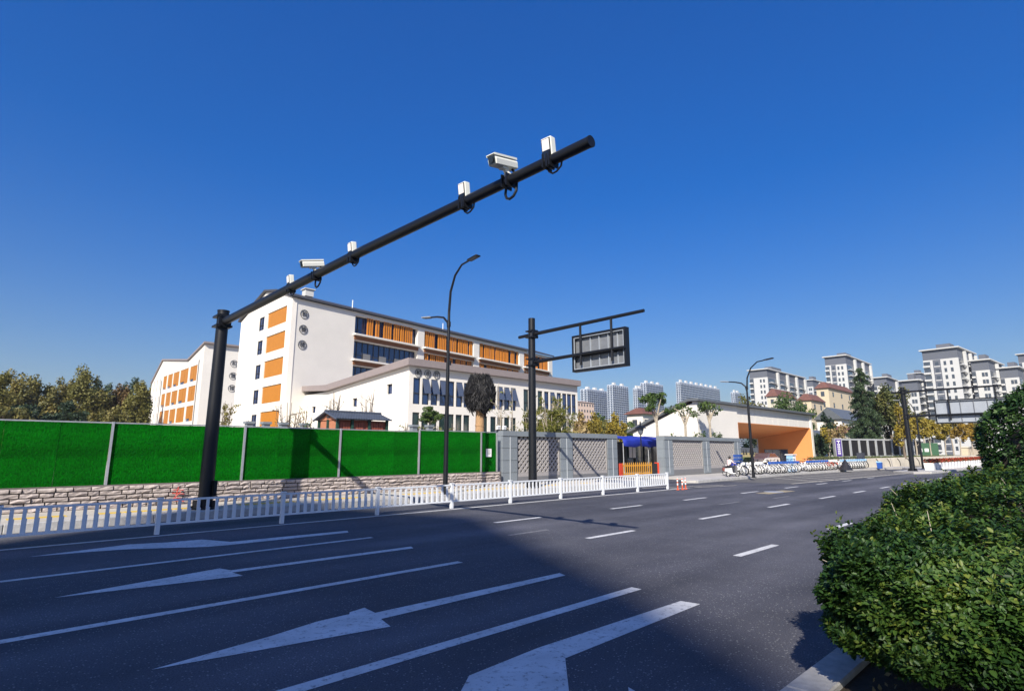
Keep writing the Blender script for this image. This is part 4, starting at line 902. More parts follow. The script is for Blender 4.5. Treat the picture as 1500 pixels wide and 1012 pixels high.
def make_bike(cf, cg, label):
    o = thing('bicycle', label, 'bicycle', (0, 0, 0)); fm = M[cf]; g = M[cg]
    for x in (-.5, .52): inst('wheel', WH, o, (x, 0, .33))
    mb = MB(); mb.tube([(-.5, .05, .33), (-.05, .03, .30), (-.05, -.03, .30), (-.5, -.05, .33)], .018, 6); mb.tube([(-.05, 0, .30), (.22, 0, .42), (.40, 0, .74), (.36, 0, .82)], .05, 8); mb.tube([(-.05, 0, .30), (-.20, 0, .78)], .025, 8); mb.tube([(.36, 0, .82), (.52, .06, .33)], .016, 6); mb.tube([(.36, 0, .82), (.52, -.06, .33)], .016, 6)
    mb.build('frame', fm, o, True)
    mb = MB(); mb.tube([(.36, 0, .80), (.34, 0, 1.0)], .018, 6); mb.tube([(.20, -.28, 1.05), (.34, -.2, 1.02), (.36, 0, 1.0), (.34, .2, 1.02), (.20, .28, 1.05)], .016, 6); mb.build('handlebar', M['black'], o, True)
    mb = MB(); mb.add([(-.36, -.09, .83), (-.36, .09, .83), (-.05, .025, .85), (-.05, -.025, .85), (-.34, -.08, .77), (-.34, .08, .77), (-.08, .02, .80), (-.08, -.02, .80)], [(0, 3, 2, 1), (4, 5, 6, 7), (0, 1, 5, 4), (1, 2, 6, 5), (2, 3, 7, 6), (3, 0, 4, 7)]); mb.build('saddle', M['black'], o)
    for x, a0, a1 in ((-.5, .2, 2.7), (.52, .5, 2.6)):
        mb = MB(); pts = [(x+cos(a0+(a1-a0)*i/8)*.36, .33+sin(a0+(a1-a0)*i/8)*.36) for i in range(9)]
        for (xa, za), (xb, zb) in zip(pts, pts[1:]): mb.add([(xa, -.07, za), (xa, .07, za), (xb, .07, zb), (xb, -.07, zb)], [(0, 1, 2, 3)])
        mb.build('mudguard', fm, o)
    mb = MB()
    for a, b in (((.46, -.12, .72), (.68, .12, .74)), ((.46, -.13, .74), (.48, .13, .90)), ((.67, -.13, .74), (.69, .13, .90)), ((.48, -.13, .74), (.67, -.115, .90)), ((.48, .115, .74), (.67, .13, .90))): mb.box(a, b)
    mb.build('basket', g, o)
    mb = MB(); mb.box((-.72, -.05, .66), (-.42, .05, .69)); mb.build('rear_rack', g, o)
    return o
protos = {}
def bike(kind, x, y, rz, label, group, z=.15):
    spec = {'blue': ('wplas', 'bluep'), 'white': ('wplas', 'lblue'), 'plain': ('wplas', 'wplas'), 'orange': ('redp', 'wplas'), 'teal': ('wplas', 'lblue')}[kind]
    if kind not in protos: o = protos[kind] = make_bike(*spec, label)
    else: o = copy_tree(protos[kind])
    o.location = (x, y, z); o.rotation_euler = (0, 0, rz); o['label'] = label; o['group'] = group
ORD = ['leftmost', 'second', 'third', 'fourth', 'fifth', 'sixth', 'seventh', 'eighth', 'ninth', 'tenth', 'eleventh', 'twelfth']
rb = random.Random(9)
for i in range(9): bike('blue', 42.9+i*.62, 17.55-i*.02, -pi/2+rb.uniform(-.15, .15), ORD[i]+' white and blue bicycle in the row left of the pale blue cabinet', 'white and blue bicycles left of the cabinet')
for i in range(5): bike('plain', 39.2+i*.72, 17.9, -pi/2+rb.uniform(-.5, .5), ORD[i]+' plain white bicycle in the loose row behind the street lamp', 'plain white bicycles behind the lamp')
for i in range(8): bike('blue', 50.2+i*.66, 17.4, -pi/2+rb.uniform(-.15, .15), ORD[i]+' white and blue bicycle in the row before the orange portal wall', 'white and blue bicycles before the orange wall')
for i in range(3): bike('orange', 55.6+i*.7, 17.3, -pi/2+rb.uniform(-.4, .4), ORD[i]+' red framed bicycle between two rows of white bicycles', 'red framed bicycles in the row')
for i in range(11): bike('white', 58.0+i*.62, 17.1-i*.03, -pi/2+rb.uniform(-.12, .12), ORD[i]+' white and pale blue bicycle in the row before the retaining wall', 'white and pale blue bicycles before the retaining wall')
kb = thing('cabinet', 'pale blue roadside cabinet among the parked bicycles', 'cabinet', (48.75, 17.6, .15))
mb = MB(); mb.box((-.35, -.25, 0), (.35, .25, 1.35)); bev(mb.build('body', M['lblue'], kb), .02); mb = MB(); mb.box((-.28, -.27, .3), (.28, -.252, 1.25)); mb.build('door', M['wplas'], kb); mb = MB(); mb.box((-.42, -.32, 1.352), (.42, .32, 1.42)); mb.build('roof', M['wplas'], kb)
def scooter(x, y, rz, label, body, shield=None, cover=None):
    o = thing('scooter', label, 'scooter', (x, y, .15), 'electric scooters by the grey walls', rz); o.scale = (.78, .78, .78); inst('wheel', WH, o, (-.5, 0, .24), scale=(.75, 2, .75)); inst('wheel', WH, o, (.55, 0, .24), scale=(.75, 2, .75))
    mb = MB(); mb.extr([(-.75, -.14, .45), (-.7, -.14, .70), (-.15, -.14, .74), (-.1, -.14, .35), (.3, -.14, .30), (.3, -.14, .24), (-.3, -.14, .24)], (0, .28, 0)); bev(mb.build('body', M[body], o), .03, 2)
    mb = MB(); mb.extr([(.28, -.2, .30), (.42, -.2, .30), (.34, -.2, .98), (.27, -.2, .98)], (0, .40, 0)); bev(mb.build('leg_shield', M[shield or body], o), .02)
    mb = MB(); mb.box((-.68, -.13, .742), (-.12, .13, .82)); bev(mb.build('saddle', M['black'], o), .02)
    mb = MB(); mb.tube([(.3, 0, .9), (.28, 0, 1.06)], .03, 6); mb.tube([(.16, -.32, 1.10), (.28, -.15, 1.08), (.28, .15, 1.08), (.16, .32, 1.10)], .018, 6); mb.tube([(.36, 0, .6), (.55, 0, .24)], .035, 6); mb.build('handlebar', M['black'], o, True)
    mb = MB(); mb.tube([(.36, 0, .84), (.40, 0, .84)], .07, 10); mb.build('headlight', M['wplas'], o)
    if cover:
        mb = MB(); mb.hexa([(.02, -.42, .75), (.5, -.42, .8), (.5, .42, .8), (.02, .42, .75), (.15, -.3, 1.15), (.36, -.3, 1.18), (.36, .3, 1.18), (.15, .3, 1.15)]); ob = mb.build('wind_cover', M[cover], o); bev(ob, .06, 2)
    return o
def person(x, y, z, rz, label, top, legs, hat=None):
    """a rider seated on a scooter; one skinned surface, seat at 0.8 m"""
    o = thing('person', label, 'person', (x, y, z), None, rz); o.scale = (.78, .78, .78)
    J = {'pel': (-.35, 0, .90, .15), 'bel': (-.33, 0, 1.06, .145), 'chs': (-.27, 0, 1.25, .165), 'nkb': (-.24, 0, 1.40, .085), 'nk': (-.22, 0, 1.46, .052), 'hd': (-.20, 0, 1.55, .095), 'ht': (-.20, 0, 1.66, .085)}
    E = [('pel', 'bel'), ('bel', 'chs'), ('chs', 'nkb'), ('nkb', 'nk'), ('nk', 'hd'), ('hd', 'ht')]
    for s_, t in ((-1, 'l'), (1, 'r')):
        J.update({t+'hip': (-.32, s_*.10, .87, .10), t+'kn': (.10, s_*.15, .80, .075), t+'an': (.06, s_*.13, .42, .048), t+'to': (.20, s_*.14, .34, .04), t+'sh': (-.26, s_*.19, 1.36, .07), t+'el': (-.06, s_*.27, 1.14, .05), t+'wr': (.14, s_*.26, 1.12, .036), t+'hn': (.20, s_*.26, 1.115, .042)})
        E += [('pel', t+'hip'), (t+'hip', t+'kn'), (t+'kn', t+'an'), (t+'an', t+'to'), ('chs', t+'sh'), (t+'sh', t+'el'), (t+'el', t+'wr'), (t+'wr', t+'hn')]
    ks = list(J); me = bpy.data.meshes.new('body'); me.from_pydata([J[k][:3] for k in ks], [(ks.index(a), ks.index(b)) for a, b in E], [])
    b = bpy.data.objects.new('body', me); C.objects.link(b); m = b.modifiers.new('skin', 'SKIN'); sv = me.skin_vertices[0].data
    for i, k in enumerate(ks): sv[i].radius = (J[k][3], J[k][3]); sv[i].use_root = (i == 0)
    b.modifiers.new('sub', 'SUBSURF').levels = 1
    dg = bpy.context.evaluated_depsgraph_get(); m2 = bpy.data.meshes.new_from_object(b.evaluated_get(dg)); bpy.data.objects.remove(b)
    m2.materials.clear()
    for q in (M['skin'], M[top], M[legs], M['black']): m2.materials.append(q)
    pos = {k: Vector(J[k][:3]) for k in ks}
    for p in m2.polygons:
        c = p.center; k = min(ks, key=lambda q: (pos[q]-c).length)
        p.material_index = 0 if k in ('nk', 'hd', 'ht', 'lhn', 'rhn') else (3 if k[1:] in ('to',) else (2 if k[1:] in ('hip', 'kn', 'an') or k == 'pel' else 1)); p.use_smooth = True
    inst('body', m2, o)
    mb = MB(); mb.lathe((-.215, 0, 1.53), [(.02, -.03), (.11, .0), (.118, .09), (.10, .16), (.05, .20), (.0, .21)], 14) if hat else mb.lathe((-.225, 0, 1.54), [(.06, -.06), (.095, .0), (.105, .09), (.09, .15), (.05, .185), (.0, .19)], 12)
    mb.build('helmet' if hat else 'hair', M[hat] if hat else M['hair'], o, True)
    mb = MB(); mb.tube([(-.10, 0, 1.57), (-.085, 0, 1.55)], .014, 6); mb.build('nose', M['skin'], o)
    return o
scooter(37.1, 17.2, -.35, 'pale scooter ridden past the right grey wall', 'wplas', 'winframe'); person(37.1, 17.2, .15, -.35, 'person in a pale pink jacket seated on the pale scooter', 'pink', 'navy')
scooter(38.6, 18.0, -.9, 'brown red scooter with a blue wind cover, parked beside the grey wall', 'redbrown', 'redbrown', 'blue')
for i, (x, y, hat, lab) in enumerate(((30.2, 24.6, 'wplas', 'person in dark clothes with a white helmet behind the gate'), (32.3, 25.2, None, 'dark haired person in dark clothes seated behind the yellow gate'))):
    scooter(x, y, -2.0, ('dark scooter under the white helmeted rider', 'dark scooter under the bareheaded rider behind the gate')[i], 'navy'); person(x, y, .15, -2.0, lab, 'navy', 'navy', hat)
car = thing('parked_car', 'white car parked inside the orange portal', 'car', (66.5, 26.8, .15), rz=0)
mb = MB(); ring = [(-2.1, -.8, .35), (-2.15, -.8, .75), (-1.9, -.8, .92), (-1.25, -.8, 1.0), (-.55, -.72, 1.42), (.95, -.72, 1.44), (1.7, -.8, .98), (2.1, -.8, .85), (2.15, -.8, .4)]
mb.extr(ring, (0, 1.6, 0)); bev(mb.build('body', M['wplas'], car), .05, 2)
for s_ in (-.81, .795):
    mb = MB(); mb.add([(-1.1, s_, 1.0), (-.5, s_+(.06 if s_ < 0 else -.06), 1.36), (.9, s_+(.06 if s_ < 0 else -.06), 1.38), (1.45, s_, 1.02)], [(0, 1, 2, 3)]); mb.build('window', M['glass'], car)
cw = torus_mesh(.24, .085, M['rubber'])
for x in (-1.35, 1.35):
    for y in (-.78, .78): inst('wheel', cw, car, (x, y, .32))
bs = thing('display_board', 'blue panel board on thin legs beside the grey wall end', 'board', (40.6, 18.3, .15))
mb = MB()
for k in range(3): mb.box((-.75, -.03, .75+k*.24), (.65, .03, .94+k*.24))
mb.build('board', M['bluep'], bs); mb = MB()
for x in (-.6, .5): mb = MB(); mb.box((x, -.02, .04), (x+.05, .02, .75)); mb.box((x-.0, -.3, 0), (x+.05, .3, .04)); mb.build('leg', M['steel'], bs)
ws = thing('white_stone', 'white rounded standing stone at the portal edge', 'stone', (46.6, 22.6, .15))
mb = MB(); mb.lathe((0, 0, 0), [(.5, 0), (.56, .5), (.52, 1.0), (.36, 1.35), (.12, 1.5), (0, 1.52)], 14); mb.build('block', M['wplas'], ws, True)
# ---------------------------------------------------------------- right side: retaining wall, pillar fence, banner, bin
rwp = [(60.0, 17.9), (100, 11.6)]
r0, r1 = Vector((*rwp[0], 0)), Vector((*rwp[1], 0)); rd = (r1-r0); ra = atan2(rd.y, rd.x); FR = Fr(r0, ra)
rt = thing('retaining_wall', 'pale rendered retaining wall below the pillar fence', 'wall', (60.0, 17.9, .15))
mb = MB(rt.location)
mb.hexa([FR.p(-3, 0, .1), FR.p(rd.length, 0, .1), FR.p(rd.length, .4, .1), FR.p(-3, .4, .1), FR.p(-3, 0, 1.0), FR.p(rd.length, 0, 1.25), FR.p(rd.length, .4, 1.25), FR.p(-3, .4, 1.0)]); mb.build('wall', M['retain'], rt)
for i in range(7):
    u = 4+i*2.6; mb = MB(rt.location); mb.tube([FR.p(u, -.03, 1.02), FR.p(u+.5, -.05, .7), FR.p(u+.7, -.04, .2)], .03, 5); mb.build('hanging_cable', M['darkfence'], rt)
tq = [FR.p(-2.9, .41, 0), FR.p(rd.length, .41, 0), Vector((170, 60, 0)), Vector((74, 60, 0)), Vector((73.2, 23.4, 0))]
tg = MB(); tg.prism([(q.x, q.y) for q in tq], .1, .98); tg.build('terrace', M['grass'], None, kind='structure')
rng = np.random.default_rng(31); nn = 3000; uu = rng.uniform(-2, 34, nn); dd = rng.uniform(.45, 1.45, nn)
Pg = np.array([tuple(FR.p(u, d, 1.0+rng.random()*.22)) for u, d in zip(uu, dd)]); V, F_, T = leaves(rng, Pg, .34, rng.random(nn), None, -1.2, .16); npmesh('verge_grass', V, F_, leafmat('verge_grass_blades', [(.05, .08, .02), (.10, .13, .035), (.17, .16, .05)], .7), T, None, kind='stuff')
pf = thing('pillar_fence', 'grey pillared fence with dark iron panels on the terrace', 'fence', (64, 18.9, 1.1)); o_ = pf.location
sp = 2.02
for i in range(11):
    u = 5.4+i*sp; zb = 1.02+.006*u
    mb = MB(o_); FR.box(mb, u-.19, u+.19, 1.52, 1.72, zb-.3, zb+2.045); mb.build('pillar', M['pillar'], pf)
    if i < 10:
        mb = MB(o_); FR.box(mb, u+.195, u+sp-.195, 1.56, 1.68, zb-.3, zb+.22); mb.build('plinth', M['pillar'], pf)
        mb = MB(o_); FR.box(mb, u+.191, u+sp-.191, 1.53, 1.71, zb+1.87, zb+2.04); mb.build('coping', M['pillar'], pf)
        mb = MB(o_); FR.box(mb, u+.195, u+sp-.195, 1.61, 1.64, zb+.23, zb+1.86); mb.build('dark_panel', M['darkfence'], pf)
        mb = MB(o_)
        for k in range(9): FR.box(mb, u+.3+k*.18, u+.325+k*.18, 1.57, 1.60, zb+.23, zb+1.86)
        mb.build('iron_bars', M['darkfence'], pf, kind='stuff')
bn = thing('purple_banner', 'purple vertical banner with white lettering on the first pillar', 'banner', (64.0, 18.4, 1.0)); FB = Fr((64.0, 18.4), -.75)
mb = MB(bn.location); FB.box(mb, -.34, .34, 0, .4, .9, 3.1); mb.build('pillar', M['pillar'], bn)
mb = MB(bn.location); FB.box(mb, -.28, .28, -.05, -.003, 1.3, 3.0); mb.build('panel', M['purple'], bn)
mb = MB(bn.location); FB.box(mb, -.17, .17, -.06, -.052, 2.78, 2.86); FB.box(mb, -.04, .04, -.06, -.052, 2.60, 2.775)
for k in range(5):
    z = 2.38-k*.22
    FB.box(mb, -.13, .13, -.06, -.052, z+.11, z+.145); FB.box(mb, -.13, .13, -.06, -.052, z, z+.035); FB.box(mb, -.13, -.08, -.06, -.052, z+.04, z+.105); FB.box(mb, .04, .09, -.06, -.052, z+.04, z+.105)
mb.build('lettering', M['paper'], bn)
bi = thing('litter_bin', 'blue litter bin by the retaining wall', 'bin', (61.5, 14.4, .15))
mb = MB(); mb.hexa([(-.3, -.25, .08), (.3, -.25, .08), (.3, .25, .08), (-.3, .25, .08), (-.36, -.3, .85), (.36, -.3, .85), (.36, .3, .85), (-.36, .3, .85)]); bev(mb.build('body', M['bluep'], bi), .03)
mb = MB(); mb.hexa([(-.38, -.32, .855), (.38, -.32, .855), (.38, .32, .855), (-.38, .32, .855), (-.34, -.1, .98), (.34, -.1, .98), (.34, .3, 1.02), (-.34, .3, 1.02)]); mb.build('lid', M['lblue'], bi)
for s_ in (-.25, .25): mb = MB(); mb.tube([(s_, .26, .09), (s_+.05, .26, .09)], .09, 10); mb.build('wheel', M['rubber'], bi)
bi.scale = (.68, .68, .72)
pc = thing('black_tarp', 'black pyramid shaped tarpaulin heap at the edge of the bays', 'tarpaulin', (56.6, 15.9, .15))
rg = np.random.default_rng(8); mb = MB(); n = 12
vs = [(.75*cos(2*pi*i/n)*rg.uniform(.85, 1.1), .6*sin(2*pi*i/n)*rg.uniform(.85, 1.1), 0) for i in range(n)]+[(.38*cos(2*pi*i/n)*rg.uniform(.7, 1.1), .3*sin(2*pi*i/n)*rg.uniform(.7, 1.1), .55) for i in range(n)]+[(0.08, 0, 1.0)]
mb.add(vs, [(i, (i+1) % n, n+(i+1) % n, n+i) for i in range(n)]+[(n+i, n+(i+1) % n, 2*n) for i in range(n)]); mb.build('tarp', M['darkfence'], pc)
pb_ = thing('stacked_boards', 'dark boards leaning on the retaining wall', 'boards', (64.3, 16.7, .15))
for k in range(3):
    mb = MB(); mb.obox((k*.35, 0, .75), (.12, .5, 1.5), M=Matrix.Rotation(.18, 3, 'Y')); mb.build('board', M['navy'], pb_)
pl = MB(); pl.hexa([(-.42, -.3, 0), (.42, -.3, 0), (.42, .3, 0), (-.42, .3, 0), (-.5, -.36, .62), (.5, -.36, .62), (.5, .36, .62), (-.5, .36, .62)]); plm = pl.mesh('box', M['wplas'])
rngf = np.random.default_rng(12)
Pf = rngf.uniform((-.48, -.36, .6), (.48, .36, .95), (260, 3)); V, Fc, T = leaves(rngf, Pf, .13, rngf.random(260), None, 0, .8)
M['lf_red'] = leafmat('red_flower_petals', [(.34, .03, .015), (.50, .07, .03), (.20, .06, .02), (.07, .09, .02)], .7)
flm = None
for i in range(24):
    x = 62.4+i*1.55; y = 10.75-.0125*(x-62)
    p = thing('flower_planter', ('white planter box of red flowers at the near end of the kerbside row' if i == 0 else 'white planter box of red flowers in the long kerbside row'), 'planter', (x, y, .15), 'white flower planters along the kerb')
    inst('box', plm, p)
    if flm is None: fo = npmesh('flowers', V, Fc, M['lf_red'], T, p); flm = fo.data
    else: inst('flowers', flm, p, rot=(0, 0, pi*(i % 2)))
gb = thing('green_board', 'green site board with pale lettering behind the yellow trees', 'board', (96, 17.6, .2))
mb = MB(gb.location); FG = Fr((96, 17.6), -.9); FG.box(mb, -3.2, 2.6, 0, .1, .6, 2.9); mb.build('panel', M['greens'], gb)
mb = MB(gb.location)
for k in range(4): FG.box(mb, -1.6+k*.8, -1.1+k*.8, -.03, -.01, 1.7, 2.15); 
mb.build('lettering', M['paper'], gb)
cm = thing('rubble_wall', 'cream garden wall behind the yellow trees', 'wall', (118, 14.5, 0)); mb = MB(cm.location); mb.box((112, 14.2, 0), (140, 15.0, 2.3)); mb.build('wall', M['cream'], cm); mb = MB(cm.location); mb.box((111.9, 14.1, 2.3), (140.1, 15.1, 2.5)); mb.build('coping', M['cream2'], cm)
# ---------------------------------------------------------------- houses behind
def house(name, label, pl_, pc_, pr_, pt, r, th, wallm, roofm, roof=1.6, hip=True, wins=3, floors=3, over=.5, base=0):
    th = radians(th); o = along(pc_, r, pt); F = Fr(o, th); G = Fr(o, th+pi/2, -1)
    def sol(px, e):
        d = along(px, 1, pt); det = e[0]*-d[1]+d[0]*e[1]; t = (-o[0]*-d[1]-d[0]*o[1])/det
        return t
    wd = max(3, sol(pr_, F.e)); dp = max(3, sol(pl_, G.e)); z = atR(pc_, pt, r).z
    b = thing(name, label, 'house', (*o, base)); mb = MB(b.location)
    F.box(mb, 0, wd, 0, dp, base, z); mb.build('wall', M[wallm], b)
    mb = MB(b.location); O = over
    if hip:
        k = min(wd, dp)*.35
        a = [F.p(-O, -O, z), F.p(wd+O, -O, z), F.p(wd+O, dp+O, z), F.p(-O, dp+O, z), F.p(k, k, z+roof), F.p(wd-k, k, z+roof), F.p(wd-k, dp-k, z+roof), F.p(k, dp-k, z+roof)]; mb.hexa(a)
    else:
        mb.extr([F.p(-O, -O, z-.1), F.p(-O, dp+O, z-.1), F.p(-O, dp/2, z+roof)], F.e*(wd+2*O))
    mb.build('roof', M[roofm], b)
    for k in range(wins):
        for f in range(floors):
            zz = z-2.2-f*3.0
            if zz < base+.5: continue
            mb = MB(b.location); u = wd*(k+.5)/wins; F.box(mb, u-.5, u+.5, -.05, .0, zz, zz+1.3); w_ = mb.build('window', M['frame'], b); mb = MB(b.location); F.box(mb, u-.44, u+.44, -.07, -.052, zz+.06, zz+1.24); mb.build('pane', M['twin'], w_)
    u = dp*.5
    for f in range(floors):
        zz = z-2.2-f*3.0
        if zz < base+.5: continue
        mb = MB(b.location); G.box(mb, u-.45, u+.45, -.05, 0, zz, zz+1.3); mb.build('window', M['twin'], b)
    return b
house('apartment_house', 'tall cream house block with a flat red eave, behind the conifer', 1203, 1213, 1248, 568, 175, 0, 'cream', 'redtile', 1.8)
house('villa', 'small cream villa with red hipped roof left of the tall cream block', 1183, 1188, 1206, 586, 160, 0, 'cream', 'redtile', 1.8, wins=2)
house('villa', 'cream villa with red hipped roof above the gatehouse trees', 1132, 1138, 1164, 580, 190, 0, 'cream2', 'redtile', 2.4, wins=2)
house('gable_house', 'white gabled house with grey roof in front of the cream block', 1196, 1232, 1262, 613, 120, 0, 'white', 'grey_roof', 2.2, False, wins=1, floors=1)
house('low_house', 'low white gabled shed right of the gatehouse', 1193, 1208, 1226, 642, 92, 0, 'white', 'grey_roof', 1.2, False, wins=1, floors=1)
house('villa', 'white villa with red tiled roof left of the gatehouse', 934, 941, 962, 606, 95, 0, 'white', 'redtile', 1.1, wins=2, floors=3)
house('brick_house', 'low house with orange red tiled roof below the grey gable', 1212, 1238, 1268, 634, 108, 0, 'cream2', 'redtile', 1.2, True, wins=1, floors=1)
house('apartment_house', 'pinkish beige apartment house left of the far towers', 826, 846, 870, 588, 290, 0, 'pinkb', 'pinkb', .8, True, wins=6, floors=9)
# ---------------------------------------------------------------- towers
def tower(label, pl_, pc_, pr_, pt, r, th=30, wall='tower', far=False, nb=3, group=None, cap=True, strip=False):
    th = radians(th); o = along(pc_, r, pt); F = Fr(o, th); G = Fr(o, th+pi/2, -1)
    def sol(px, e):
        d = along(px, 1, pt); det = -e[0]*d[1]+d[0]*e[1]
        return (o[0]*d[1]-d[0]*o[1])/det
    wd = min(max(6, sol(pr_, F.e)), 120); dp = min(max(6, sol(pl_, G.e)), 60); z = atR(pc_, pt, r).z
    b = thing('residential_tower', label, 'tower', (*o, 0), group); q = b.location
    fl = 3.0; nf = int(z/fl); zb = max(0, nf-26)*fl
    mb = MB(q); F.box(mb, 0, wd, 0, dp, 0, z-(4.5 if cap else 0)); mb.build('wall', M[wall], b)
    if cap:
        mb = MB(q); F.box(mb, .05, wd-.05, .05, dp-.05, z-4.5, z-.3); mb.build('upper_storey', M['tower_g'], b)
        mb = MB(q); F.box(mb, -1.1, wd+.8, -.9, dp+.8, z-.3, z+.2); mb.build('roof', M['tower'], b)
        mb = MB(q); F.box(mb, wd*.25, wd*.5, dp*.3, dp*.7, z+.2, z+3.0); mb.build('roof_plant', M['tower_g'], b)
        for k in range(nb):                            # white fins rising between the balcony bays
            u = wd*(k+.93)/nb; mb = MB(q); F.box(mb, u-wd*.07/nb, u+wd*.07/nb, -1.1, -.06, 0, z-1.0); mb.build('wall_fin', M[wall], b)
        mb = MB(q); F.box(mb, .6, wd-.6, -.05, -.004, max(0, zb), z-4.6); mb.build('recess', M['tower_g'], b)  # flat dark sheet painting the shade inside the balcony bays
    else:
        for k in range(max(2, int(wd/14))):
            u = wd*(k+.5)/max(2, int(wd/14)); mb = MB(q); F.box(mb, u-2, u+2, dp*.3, dp*.7, z, z+3.5); mb.build('roof_plant', M['tower'], b)
    mb = MB(q); ms = MB(q)
    top = z-(4.8 if cap else .6)
    f = 0
    while top-(f+1)*fl > zb:
        z1 = top-f*fl; f += 1
        if cap:
            for k in range(nb):
                u0 = wd*(k+.08)/nb; u1 = wd*(k+.80)/nb
                F.box(mb, u0, u1, -.12, -.055, z1-2.5, z1-.35); F.box(ms, u0-.1, u1+.1, -1.25, -.13, z1-2.85, z1-2.62); F.box(ms, u0-.1, u1*.35+u0*.65, -1.25, -1.17, z1-2.615, z1-2.15)
            for u in (dp*.20, dp*.38): G.box(mb, u-.45, u+.45, -.06, -.003, z1-2.4, z1-.7)
            G.box(mb, dp*.80, dp*.99, -.06, -.003, z1-2.5, z1-.4); G.box(ms, dp*.79, dp, -1.0, -.07, z1-2.85, z1-2.62); G.box(ms, dp*.79, dp, -1.0, -.9, z1-2.615, z1-2.1)
            if strip: G.box(mb, dp*.56, dp*.66, -.09, -.055, z1-2.2, z1-.8); G.box(ms, dp*.52, dp*.70, -.12, -.055, z1-2.9, z1-2.5)
        else:
            n = max(3, int(wd/4.2)); 
            for k in range(n): F.box(mb, wd*(k+.14)/n, wd*(k+.86)/n, -.08, -.003, z1-2.5, z1-.5)
            F.box(ms, -.4, wd+.4, -1.2, -.1, z1-3.0, z1-2.62)
            n = max(2, int(dp/4.2))
            for k in range(n): G.box(mb, dp*(k+.2)/n, dp*(k+.8)/n, -.08, -.003, z1-2.4, z1-.6)
            G.box(ms, 0, dp, -.9, -.1, z1-3.0, z1-2.62)
    mb.build('window', M['twin' if cap else 'twin_f'], b, kind='stuff'); ms.build('balcony', M[wall], b, kind='stuff')
    if cap:
        mb = MB(q); G.box(mb, dp*.5, dp*.72, -.05, -.002, max(0, zb), z-4.6) if strip else G.box(mb, dp*.78, dp*1.0, -.05, -.002, max(0, zb), z-4.6); mb.build('grey_strip', M['tower_g'], b)
    return b
W_ = 'pale residential towers behind the trees'
tower('wide pale residential block directly above the gatehouse roof', 1097, 1123, 1177, 540, 330, 0, nb=4, group=W_)
tower('low pale tower between the wide block and the taller tower', 1180, 1190, 1209, 556, 420, 0, nb=2, group=W_)
tower('tall pale tower standing above the cream house block', 1207, 1238, 1272, 520, 330, 0, nb=3, group=W_, strip=True)
tower('pale tower half hidden just right of the conifer top', 1283, 1298, 1324, 552, 360, 0, nb=2, group=W_)
tower('lower pale tower just left of the distant gantry pole', 1321, 1343, 1356, 556, 300, -5, nb=2, group=W_)
tower('tallest pale tower with a grey strip, above the pale road sign', 1349, 1401, 1425, 508, 300, -5, nb=3, group=W_, strip=True)
tower('pale tower second from the right picture edge', 1421, 1447, 1466, 526, 310, -5, nb=2, group=W_)
tower('pale tower at the right picture edge above the round bush', 1464, 1490, 1508, 537, 320, -5, nb=2, group=W_)
tower('pale tower cut by the right picture edge, behind the others', 1492, 1512, 1540, 517, 400, -5, nb=2, group=W_)
tower('small pale tower behind the tallest tower, left of it', 1330, 1348, 1362, 546, 520, -5, nb=2, group=W_)
D_ = 'blue grey towers far away'
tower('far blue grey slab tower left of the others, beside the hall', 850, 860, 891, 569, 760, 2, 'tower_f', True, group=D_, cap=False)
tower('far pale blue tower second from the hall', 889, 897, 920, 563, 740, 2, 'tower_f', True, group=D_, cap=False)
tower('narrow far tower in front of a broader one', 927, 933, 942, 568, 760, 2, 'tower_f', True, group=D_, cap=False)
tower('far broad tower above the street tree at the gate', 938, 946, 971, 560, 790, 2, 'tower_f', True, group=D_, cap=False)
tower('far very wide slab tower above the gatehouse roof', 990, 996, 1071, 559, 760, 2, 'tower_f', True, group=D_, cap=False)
tower('small far tower peeping out right of the very wide slab', 1071, 1076, 1085, 574, 900, 2, 'tower_f', True, group=D_, cap=False)

